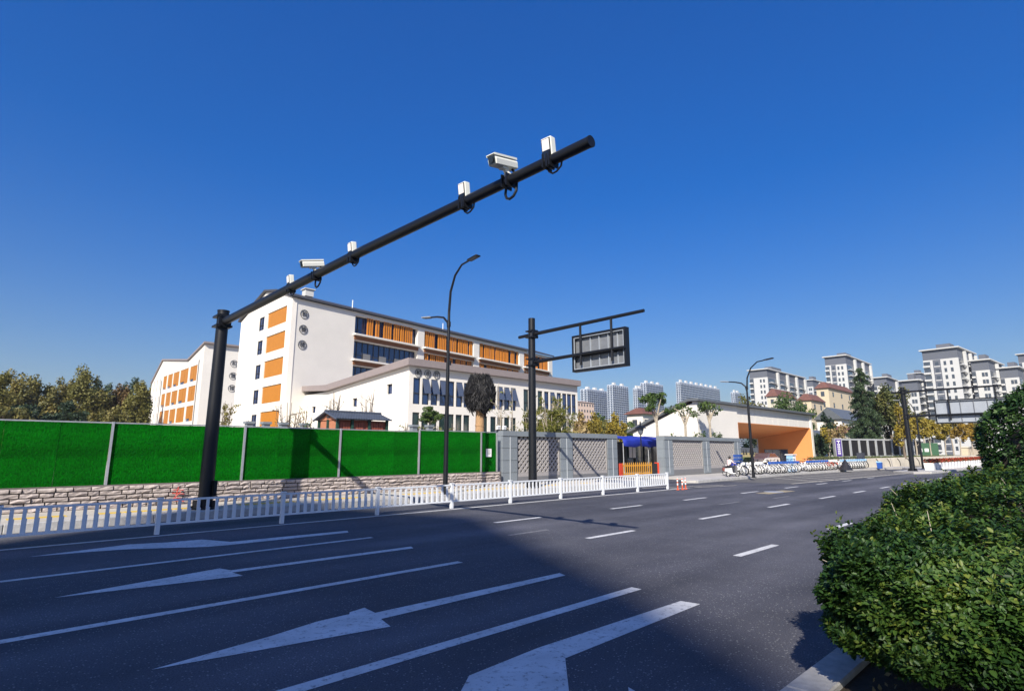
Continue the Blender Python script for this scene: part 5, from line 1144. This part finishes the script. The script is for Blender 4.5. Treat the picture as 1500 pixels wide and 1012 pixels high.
# ---------------------------------------------------------------- trees
def ptree(px, r, ytop, rpx, label, lm, n=2600, leaf=.45, cb=.28, name='tree', cat='tree', group=None, bark='bark', base=0.0, **kw):
    x, y = along(px, r, ytop+20); ph = atan((px-750)/834); R = 1.22*rpx*r*cos(ph)**2/834; h = max(1.5, atR(px, ytop, r).z-base)
    return tree(name, label, cat, x, y, base, h, R, h*cb, n, leaf, lm, max(.05, h*.018), bark, group=group, **kw)
WG = 'trees of the wood left of the school'
for px, r, yt, rp, lm, lab, cbf in (
    (-8, 92, 536, 34, 'lf_olive', 'broad olive tree cut by the left picture edge', .12), (24, 104, 540, 30, 'lf_plane', 'tall olive brown tree second from the left edge', .1),
    (52, 108, 545, 26, 'lf_olive', 'brownish tree left of the gap in the wood skyline', .1), (40, 82, 590, 34, 'lf_dark', 'low dark tree in front at the left of the wood', .05), (78, 100, 566, 20, 'lf_plane', 'small olive tree in the dip of the wood skyline', .1),
    (104, 110, 548, 24, 'lf_plane', 'pale topped plane tree right of the skyline dip', .1), (128, 104, 540, 30, 'lf_olive', 'tallest round plane tree in the middle of the wood', .1),
    (96, 84, 592, 30, 'lf_dark', 'low dark tree in front of the middle of the wood', .05), (152, 118, 551, 18, 'lf_dark', 'dark green tree right of the tallest plane tree', .1),
    (178, 106, 560, 18, 'lf_rust', 'rusty brown tree near the white school block', .12), (160, 92, 590, 22, 'lf_plane', 'low olive tree in front of the rusty tree', .05),
    (205, 100, 558, 17, 'lf_olive', 'olive tree touching the white gabled block', .14), (192, 128, 553, 16, 'lf_dark', 'dark tree behind the rusty one', .1), (222, 150, 560, 14, 'lf_olive', 'tree partly hidden behind the gabled block', .1), (6, 78, 588, 40, 'lf_plane', 'low olive tree in front at the left picture edge', .05)):
    ptree(px, r, yt-4, rp*1.2, lab, lm, 11000, .33, cbf, group=WG, nclus=64, f=.25, power=.6)
# trees between the hall and the gatehouse
for px, r, yt, rp, lm, lab in ((866, 84, 603, 15, 'lf_yellow', 'yellow tree just right of the school hall'), (886, 92, 611, 16, 'lf_olive', 'olive tree between two yellow trees'), (904, 84, 607, 13, 'lf_yellow', 'yellow tree left of the red roofed villa'), (922, 90, 609, 15, 'lf_green', 'green tree left of the red roofed villa'), (878, 104, 605, 14, 'lf_green', 'green tree behind the yellow trees'), (940, 100, 613, 12, 'lf_olive', 'olive tree in front of the villa')):
    ptree(px, r, yt, rp, lab, lm, 2600, .36, .15, group='trees between hall and gatehouse')
ptree(850, 58, 607, 11, 'dry brown bamboo clump at the right end of the hall', 'dry', 1500, .45, .1, 'shrub', 'shrub', droop=.6)
ptree(859, 48, 622, 9, 'pale dry pampas tuft behind the lattice wall', 'dry', 900, .5, .05, 'shrub', 'shrub', droop=.8, narrow=.2)
# street trees by the gate and gatehouse
def pruned(px, r, yt, rp, label, n, ymid, seed, lm='lf_green'):
    x, y = along(px, r, yt+20); h = atR(px, yt, r).z; R = rp*r*cos(atan((px-750)/834))**2/834; rng = np.random.default_rng(seed)
    o = thing('street_tree', label, 'tree', (x, y, Z), 'young street trees near the gatehouse'); mb = MB(); cb = atR(px, ymid, r).z
    mb.tube([(0, 0, 0), (.05, .02, cb*.5), (0, 0, cb)], [.13, .10, .085], 8); cl = []
    for i in range(7):
        a = i*2.4; ln = R*rng.uniform(.45, .9); zt = cb+(h-cb)*rng.uniform(.0, .85)
        mb.tube([(0, 0, cb*rng.uniform(.8, 1)), (cos(a)*ln*.5, sin(a)*ln*.5, (cb+zt)/2), (cos(a)*ln, sin(a)*ln, zt)], [.07, .045, .02], 6); s = R*rng.uniform(.28, .42); cl.append((cos(a)*ln, sin(a)*ln, zt-.1, s, s, s*.75)); cl.append((cos(a)*ln*.55, sin(a)*ln*.55, (zt+h)*.48, s*.8, s*.8, s*.7))
    mb.build('trunk', M['palebark'], o, True); P, d, t = blobs(rng, cl, n); V, F_, T = leaves(rng, P, .26, t, d, .6, .5); npmesh('crown', V, F_, M[lm], T, o)
pruned(961, 42, 577, 24, 'young street tree with a flat green crown beside the blue canopy', 900, 612, 5, 'lf_green')
pruned(1003, 46, 590, 20, 'thin leaning street tree with sparse leaves before the white gable', 240, 612, 6)
pruned(1039, 49, 590, 19, 'street tree with drooping leaves before the gatehouse wall', 420, 610, 7)
for px, rp, yt in ((990, 13, 631), (1026, 14, 630), (1052, 10, 632)):
    ptree(px, (45, 47.5, 49.5)[(990, 1026, 1052).index(px)], yt, rp, ('low green shrub behind the right lattice wall, left one', 'low green shrub behind the right lattice wall, middle one', 'low green shrub behind the right lattice wall, right one')[(990, 1026, 1052).index(px)], 'lf_green', 700, .16, .3, 'shrub', 'shrub', group='shrubs behind the right lattice wall')
ptree(1097, 100, 569, 26, 'yellow green tree behind the gatehouse roof', 'lf_olive', 3200, .4, .2)
ptree(1150, 120, 577, 28, 'round dark green tree behind the gatehouse roof', 'lf_green', 4200, .42, .2); ptree(1176, 110, 590, 20, 'dark green tree right of the round one behind the gatehouse', 'lf_green', 2600, .42, .2)
ptree(1210, 88, 606, 14, 'dark evergreen beside the gatehouse corner', 'lf_dark', 2600, .34, .1); ptree(1196, 80, 628, 9, 'small dark evergreen touching the gatehouse corner', 'lf_dark', 1500, .3, .1)
ptree(1100, 105, 640, 16, 'dark tree seen through the orange portal', 'lf_green', 1800, .3, .15)
ptree(1228, 74, 618, 15, 'half bare grey brown tree on the terrace', 'dry', 420, .3, .35, power=.7, base=1.0, nl=12); ptree(1214, 78, 622, 12, 'thin yellowish tree left of the purple banner', 'lf_yellow', 420, .3, .35, base=1.0, bark='palebark')
# conifer: whorls of drooping branches
def conifer(px, r, yt, rpx, label, seed):
    x, y = along(px, r, yt+30); h = atR(px, yt, r).z-1; R = rpx*r*cos(atan((px-750)/834))**2/834; rng = np.random.default_rng(seed)
    o = thing('conifer', label, 'tree', (x, y, 1)); mb = MB(); mb.tube([(0, 0, 0), (0, 0, h*.6), (0, 0, h*.99)], [.35, .2, .03], 8); P = []; D = []; TN = []
    z = h*.06; 
    while z < h*.97:
        k = 1-z/h; Rz = R*(k**.75)*rng.uniform(.75, 1.15)+.25; nb = int(5+6*k)
        for j in range(nb):
            a = rng.uniform(0, 2*pi); L_ = Rz*rng.uniform(.6, 1.25); dr = rng.uniform(.2, .55); tn = rng.random()
            mb.tube([(0, 0, z), (cos(a)*L_, sin(a)*L_, z-dr*L_)], [.05*k+.015, .01], 4, False)
            m = int(40+80*L_)
            f = rng.random(m)**.7; c = np.stack([cos(a)*L_*f, sin(a)*L_*f, z-dr*L_*f*f*1.2], 1)+rng.normal(size=(m, 3))*np.array([.16, .16, .10])*(.5+L_*.25); P.append(c); D.append(np.tile([cos(a), sin(a), -.5], (m, 1))); TN.append(np.full(m, tn*.5)+rng.random(m)*.5)
        z += h*.026+.1
    mb.build('trunk', M['bark'], o, True); P = np.concatenate(P); V, F_, T = leaves(rng, P, .34, np.concatenate(TN), None, .8, .26); npmesh('crown', V, F_, M['lf_conifer'], T, o)
conifer(1262, 84, 536, 33, 'tall dark conifer with drooping branches behind the pillar fence', 3)
ptree(1296, 86, 549, 30, 'broad olive green tree right of the dark conifer', 'lf_og', 9000, .28, .12, base=1, nclus=44, f=.26); ptree(1318, 78, 585, 16, 'yellowing tree behind the distant gantry pole', 'lf_yellow', 1600, .3, .12, base=1, droop=.4)
for i, (px, r, yt, rp, lm, lab) in enumerate(((1338, 84, 606, 16, 'lf_yellow', 'yellow kerbside tree nearest the distant gantry pole'), (1360, 92, 612, 16, 'lf_yellow', 'yellow kerbside tree below the left end of the pale sign'), (1382, 100, 616, 16, 'lf_yellow', 'yellow kerbside tree below the middle of the pale sign'), (1404, 106, 615, 15, 'lf_gold', 'golden kerbside tree below the right end of the pale sign'), (1422, 114, 617, 14, 'lf_gold', 'golden kerbside tree beside the round bush'), (1350, 120, 598, 18, 'lf_olive', 'olive yellow tree behind the first kerbside tree'), (1392, 135, 606, 20, 'lf_yellow', 'large yellow tree behind the kerbside row'), (1436, 130, 612, 16, 'lf_olive', 'olive tree at the end of the kerbside row'))):
    ptree(px, r, yt, rp*.9, lab, lm, 2600, .27, .5, group='yellow trees along the far kerb', bark='palebark', nclus=24, f=.32, power=.6)
# ---------------------------------------------------------------- plants in the school grounds
nt_ = thing('netted_tree', 'tree wrapped in black shade net with a straw wrapped trunk', 'tree', (*along(703, 42, 590), Z)); o_ = nt_.location
zt, zb_, zk = atR(703, 551, 42).z-Z, atR(703, 600, 42).z-Z, atR(703, 594, 42).z-Z
mb = MB(); mb.tube([(0, 0, 0), (.03, 0, 1.8), (0, 0, 2.6), (.04, .02, zb_+.4)], [.42, .40, .34, .32], 12)
for z in (.8, 1.5, 2.2, 2.9, 3.4): mb.tube([(0, 0, z), (0.01, 0, z+.09)], .43-.022*z, 12)
mb.build('trunk', M['wrap'], nt_, True)
mb = MB(); rng = np.random.default_rng(21); nA = 30; rings = []
Hn = zt-zb_
for j, (f, rr) in enumerate(((0, .60), (.1, .82), (.28, 1.0), (.45, 1.14), (.62, 1.0), (.82, .80), (1.0, .60), (1.0, .0))):
    fold = [1+.09*sin(7*2*pi*k/nA+1.3*sin(k))*(1-.4*f)+.13*sin(2*2*pi*k/nA+2.2*f)+.07*sin(5*2*pi*k/nA-4*f)+rng.normal()*.06 for k in range(nA)]
    rings.append([(cos(2*pi*k/nA)*rr*fold[k]*1.02, sin(2*pi*k/nA)*rr*fold[k]*1.02, zb_+Hn*f+rng.normal()*.05+(-.5*max(0, sin(3*2*pi*k/nA+.6)) if j == 0 else 0)) for k in range(nA)])
vs = [p for r_ in rings for p in r_]; fs = [(j*nA+k, j*nA+(k+1) % nA, (j+1)*nA+(k+1) % nA, (j+1)*nA+k) for j in range(7) for k in range(nA)]
mb.add(vs, fs).build('shade_net', mat('black_net_cloth', (.010, .010, .011), .9, spec=.08, var=.5, scale=7, bump=.8, bscale=22), nt_)
rl_ = rng.random(3000); an = rng.uniform(0, 2*pi, 3000); zz = zb_-.12+Hn*rl_**.8*1.05; rad = np.interp(rl_**.8, [0, .08, .3, .5, .72, .9, 1], [.62, .9, 1.06, 1.14, .96, .78, .66])
rad = rad*rng.uniform(.95, 1.10, 3000); P = np.stack([np.cos(an)*rad, np.sin(an)*rad, zz], 1); V, F_, T = leaves(rng, P, .5, rng.random(3000), np.stack([np.cos(an), np.sin(an), 0*an], 1), 1.8, .14, flat=.55); npmesh('net_folds', V, F_, M['net'], T, nt_)
ptree(629, 38, 595, 17, 'small clipped round tree in front of the hall', 'lf_green', 3000, .13, .74, bark='palebark', f=.3)
def stems(px, r, yt, rpx, label, lm, seed, ns=14, n=500, leaf=.16, name='shrub', bark='bark', group=None, droop=.4, narrow=.5, base=Z):
    x, y = along(px, r, yt+15); h = atR(px, yt, r).z-base; R = rpx*r*cos(atan((px-750)/834))**2/834; rng = np.random.default_rng(seed); o = thing(name, label, 'shrub' if name != 'bamboo' else 'bamboo', (x, y, base), group); mb = MB(); P = []
    for i in range(ns):
        a = rng.uniform(0, 2*pi); q = rng.uniform(.2, 1)*R; hh = h*rng.uniform(.6, 1); b0 = (cos(a)*q*.25, sin(a)*q*.25, 0); m1 = (cos(a)*q*.5, sin(a)*q*.5, hh*.5); tp = (cos(a)*q, sin(a)*q, hh)
        mb.tube([b0, m1, tp], [.04, .03, .014], 5, False)
        for k in range(4):
            f = rng.uniform(.35, .95); c = Vector(b0).lerp(Vector(tp), f); d = Vector((rng.normal()*.4, rng.normal()*.4, rng.uniform(.2, .7)))*h*.16
            mb.tube([c, c+d], [.018, .008], 4, False); P += [tuple(c+d*rng.uniform(.3, 1.1)) for _ in range(n//(ns*4))]
    mb.build('stem', M[bark], o, True)
    if P: V, F_, T = leaves(rng, np.array(P)+rng.normal(size=(len(P), 3))*.08, leaf, rng.random(len(P)), None, droop, narrow); npmesh('foliage', V, F_, M[lm], T, o)
BG = 'bare shrubs against the white walls'
stems(332, 70, 586, 10, 'leafy thin shrub in the gap between the two school blocks', 'lf_olive', 1, 14, 700, .3, group=BG)
stems(425, 34, 580, 22, 'bare branching shrub with a few leaves left of the hut', 'lf_olive', 2, 22, 260, .13, group=BG); stems(446, 36, 592, 14, 'bare shrub just left of the hut roof', 'lf_olive', 12, 14, 60, .12, group=BG)
stems(492, 36, 573, 20, 'bare shrub rising behind the hut roof, left one', 'lf_olive', 3, 20, 80, .12, group=BG); stems(536, 36, 568, 20, 'bare shrub rising behind the hut roof, right one', 'lf_olive', 4, 20, 110, .13, group=BG)
stems(363, 40, 612, 14, 'grey green shrub left of the pillared iron fence', 'lf_olive', 5, 12, 300, .14, group=BG)
for px, rp, yt, s_ in ((592, 10, 615, 1), (612, 10, 620, 2), (668, 10, 617, 3), (646, 8, 622, 4)): stems(px, 34, yt, rp, ('yellow green grassy shrub right of the hut', 'grassy shrub left of the short pillar', 'thin shrub left of the netted tree trunk', 'low shrub right of the clipped tree')[s_-1], 'lf_bamboo', 30+s_, 12, 420, .26, narrow=.2, group='shrubs in front of the hall')
stems(452, 29, 620, 14, 'low spreading green plant in front of the hut end', 'lf_green', 40, 14, 600, .22, narrow=.3)
BB = 'bamboo clumps behind the lattice wall'
stems(778, 38, 596, 13, 'bamboo clump left of the black gantry pole', 'lf_bamboo', 50, 18, 2600, .26, 'bamboo', 'palebark', BB, .8, .25); stems(808, 38, 580, 18, 'dense bamboo clump right of the black gantry pole', 'lf_bamboo', 51, 26, 5200, .26, 'bamboo', 'palebark', BB, .8, .25); stems(832, 39, 600, 13, 'loose bamboo clump at the right end of the hall windows', 'lf_bamboo', 52, 14, 1600, .26, 'bamboo', 'palebark', BB, .8, .25)
stems(732, 37, 560, 3, 'thin bare pale sapling left of the bamboo', 'lf_bamboo', 53, 3, 24, .2, 'sapling', 'palebark'); stems(752, 37, 557, 4, 'taller bare pale sapling next to the bamboo', 'lf_bamboo', 54, 3, 36, .2, 'sapling', 'palebark')
# ---------------------------------------------------------------- clipped hedge and round bush on the median
hd = thing('hedge', 'clipped glossy green hedge on the median, filling the right foreground', 'hedge', (9, .4, .1)); o_ = hd.location
rng = np.random.default_rng(77)
def hedge_surface(n, xa, xb):
    """points on the hedge skin (rounded bar along x with a rounded near end), with outward directions"""
    yc, hw, z0 = 0.05, 1.85, .12; X = rng.uniform(xa, xb, n); a = rng.uniform(-.25*pi, pi*1.02, n)  # angle round the section: 0 = road side, pi/2 = top
    return X, a
def hedge_pt(X, a, depth):
    top = np.interp(X, [4.6, 5.4, 7.5, 9.5, 14, 24], [1.10, 1.27, 1.44, 1.50, 1.46, 1.4]); hw = np.interp(X, [4.5, 5.2, 6.2, 24], [1.05, 1.57, 1.76, 1.78])
    e = .62; c, s = np.cos(a), np.sin(a); cz = top*.52
    y = .08+hw*np.sign(c)*np.abs(c)**e; z = cz+np.where(s > 0, top-cz, cz-.30)*np.sign(s)*np.abs(s)**e
    lump = .07*np.sin(X*2.3+a*3)+.055*np.sin(X*5.1+a*7+1)+.055*np.sin(X*9.7-a*5)*np.sin(a*9+X*3)+.04*np.sin(X*17+a*11)*np.sin(a*17-X*5)
    out = np.stack([0*X, np.sign(c)*np.abs(c)**(2-e), np.sign(s)*np.abs(s)**(2-e)], 1); out = unit(out)
    P = np.stack([X, y, z], 1)+out*(lump-depth)[:, None]
    return P, out
def sprigs(P, O, k, size, spread, tone):
    """k leaves round each shoot tip P growing along O: (verts, faces, tone)"""
    n = len(P); g = unit(O*.55+np.array([0, 0, .65])+rng.normal(size=(n, 3))*.35); g = np.repeat(g, k, 0); C0 = np.repeat(P, k, 0); m = n*k
    r_ = unit(np.cross(g, rng.normal(size=(m, 3)))); lvl = np.tile(np.arange(k)/k, n); up = .15+.75*lvl+rng.normal(size=m)*.12
    t = unit(r_+g*up[:, None]-np.array([0, 0, .1])); nor = unit(g-t*(g*t).sum(1, keepdims=True)+rng.normal(size=(m, 3))*.22); sd = unit(np.cross(nor, t)); nor = np.cross(t, sd)
    base = C0+g*((lvl-.6)*spread)[:, None]+r_*.008
    L = (np.repeat(size, k)*rng.uniform(.65, 1.2, m)*(1-.35*lvl))[:, None]; W = L*rng.uniform(.25, .34, m)[:, None]; cu = rng.uniform(.02, .16, m)[:, None]
    V = np.stack([base, base+t*L*.3+sd*W*.9+nor*W*.3, base+t*L*.68+sd*W*.8+nor*(W*.25-L*cu*.4), base+t*L-nor*L*cu, base+t*L*.68-sd*W*.8+nor*(W*.25-L*cu*.4), base+t*L*.3-sd*W*.9+nor*W*.3], 1)
    bb = np.arange(m)[:, None]*6; Fq = np.concatenate([bb+np.array([0, 1, 2, 3]), bb+np.array([0, 3, 4, 5])], 0)
    tn = np.repeat(tone, k)+.22*(lvl-.4)+rng.normal(size=m)*.13
    return V.reshape(-1, 3), Fq, np.concatenate([tn, tn])
Pl, Ol, Tl, Sl = [], [], [], []
for n, xa, xb, sz in ((8400, 4.95, 8.3, .054), (4600, 8.3, 12.5, .066), (1500, 12.5, 24, .13)):
    X = rng.uniform(xa, xb, n); a = rng.uniform(-.22*pi, pi*.93, n); dp = rng.exponential(.085, n)-.035
    P, O = hedge_pt(X, a, dp); Pl.append(P); Ol.append(O); Sl.append(np.full(n, sz)); Tl.append(.36+.14*rng.normal(size=n)+.20*np.sin(P[:, 0]*3.1+P[:, 2]*4)*np.sin(P[:, 1]*3.7))
n = 6400; a = rng.uniform(-.2*pi, pi*.93, n); f = rng.random(n)**.5; P0_, O0 = hedge_pt(np.full(n, 5.2), a, 0*f); cen = np.array([5.2, .08, .66]); Pe = cen+(P0_-cen)*f[:, None]
bulge = .86*np.sqrt(np.maximum(0, 1-f**4)); dp = rng.exponential(.085, n)-.035                 # rounded near end
Pe[:, 0] -= bulge-dp*.9+.05*np.sin(Pe[:, 1]*6+Pe[:, 2]*5)+.05*np.sin(Pe[:, 1]*13+2)*np.sin(Pe[:, 2]*14); Oe = unit(np.stack([-np.sqrt(np.maximum(.02, 1-f**2)), O0[:, 1]*f, O0[:, 2]*f], 1))
Pl.append(Pe); Ol.append(Oe); Sl.append(np.full(n, .054)); Tl.append(.36+.14*rng.normal(size=n)+.2*np.sin(Pe[:, 1]*4+Pe[:, 2]*5))
n = 520; X = rng.uniform(4.9, 14, n); a = rng.uniform(.1*pi, .8*pi, n); P, O = hedge_pt(X, a, -np.abs(rng.normal(0, .06, n))); Pl.append(P); Ol.append(O); Sl.append(np.full(n, .055)); Tl.append(rng.uniform(.6, .95, n))   # young shoots
P = np.concatenate(Pl); O = np.concatenate(Ol); T = np.concatenate(Tl); Sz = np.concatenate(Sl)
V, F_, T = sprigs(P-np.array(o_), O, 8, Sz, .09, T)
npmesh('foliage', V, F_, M['lf_hedge'], T, hd, kind='stuff')
mb = MB(o_); nX, nA = 26, 14; vs = []                  # solid core closing the view, coloured dark to stand for shade between leaves
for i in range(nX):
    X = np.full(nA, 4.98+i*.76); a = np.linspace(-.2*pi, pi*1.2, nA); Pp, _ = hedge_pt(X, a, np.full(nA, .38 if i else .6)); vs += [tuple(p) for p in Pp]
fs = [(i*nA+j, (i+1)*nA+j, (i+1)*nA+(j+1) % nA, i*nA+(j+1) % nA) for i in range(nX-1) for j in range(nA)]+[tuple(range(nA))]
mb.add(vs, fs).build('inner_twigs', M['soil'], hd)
mb = MB(o_)
for i in range(70):
    x, y = rng.uniform(5.3, 9), rng.uniform(-1, 1.1); mb.tube([(x, y, .1), (x+rng.normal()*.1, y+rng.normal()*.1, .5), (x+rng.normal()*.25, y+rng.normal()*.25, 1.1)], [.016, .012, .005], 5, False)
mb.build('stem', M['bark'], hd)
for i in range(16):                                    # bare clipped twigs poking out of the leaves
    X = np.array([rng.uniform(5.0, 8.5)]); a = np.array([rng.uniform(.0, .8*pi)]); p0, o0 = hedge_pt(X, a, np.array([.12])); p1 = p0[0]+o0[0]*rng.uniform(.16, .26)+np.array([rng.normal()*.05, rng.normal()*.05, .06])
    mb = MB(o_); mb.tube([tuple(p0[0]), tuple((p0[0]+p1)/2+rng.normal(size=3)*.012), tuple(p1)], [.005, .004, .0025], 5); mb.build('twig', M['palebark'], hd)
rb_ = thing('round_bush', 'tall clipped round dark bush behind the hedge at the right edge', 'bush', (14.6, .25, .1)); rng = np.random.default_rng(5)
n = 5600; d = unit(rng.normal(size=(n, 3))); lump = 1+.06*np.sin(d[:, 0]*7+2)*np.sin(d[:, 1]*6)+.05*np.sin(d[:, 2]*9+d[:, 1]*5); r_ = lump-rng.exponential(.06, n)+.02
P = d*np.array([1.5, 1.44, 1.62])*r_[:, None]+np.array([0, 0, 1.52]); V, F_, T = sprigs(P, d, 8, np.full(n, .085), .10, .36+.16*rng.normal(size=n)+.18*np.sin(P[:, 0]*4+P[:, 2]*5)); npmesh('foliage', V, F_, M['lf_bush'], T, rb_, kind='stuff')
mb = MB(); mb.lathe((0, 0, .2), [(.5, 0), (1.0, .45), (1.15, 1.2), (.95, 1.9), (.4, 2.3), (0, 2.4)], 14); mb.build('inner_twigs', M['bark'], rb_)
mb = MB(); mb.tube([(0, 0, 0), (0, 0, .6)], .09, 8); mb.build('trunk', M['bark'], rb_, True)
# litter and low weeds under the hedge
Pw = np.stack([rng.uniform(3.0, 7.5, 900), rng.uniform(-.6, 1.45, 900), np.full(900, .115)], 1)
V, F_, T = leaves(rng, Pw, .06, rng.random(900), None, 0, .5); npmesh('leaf_litter', V, F_, M['dry'], T, None, kind='stuff')
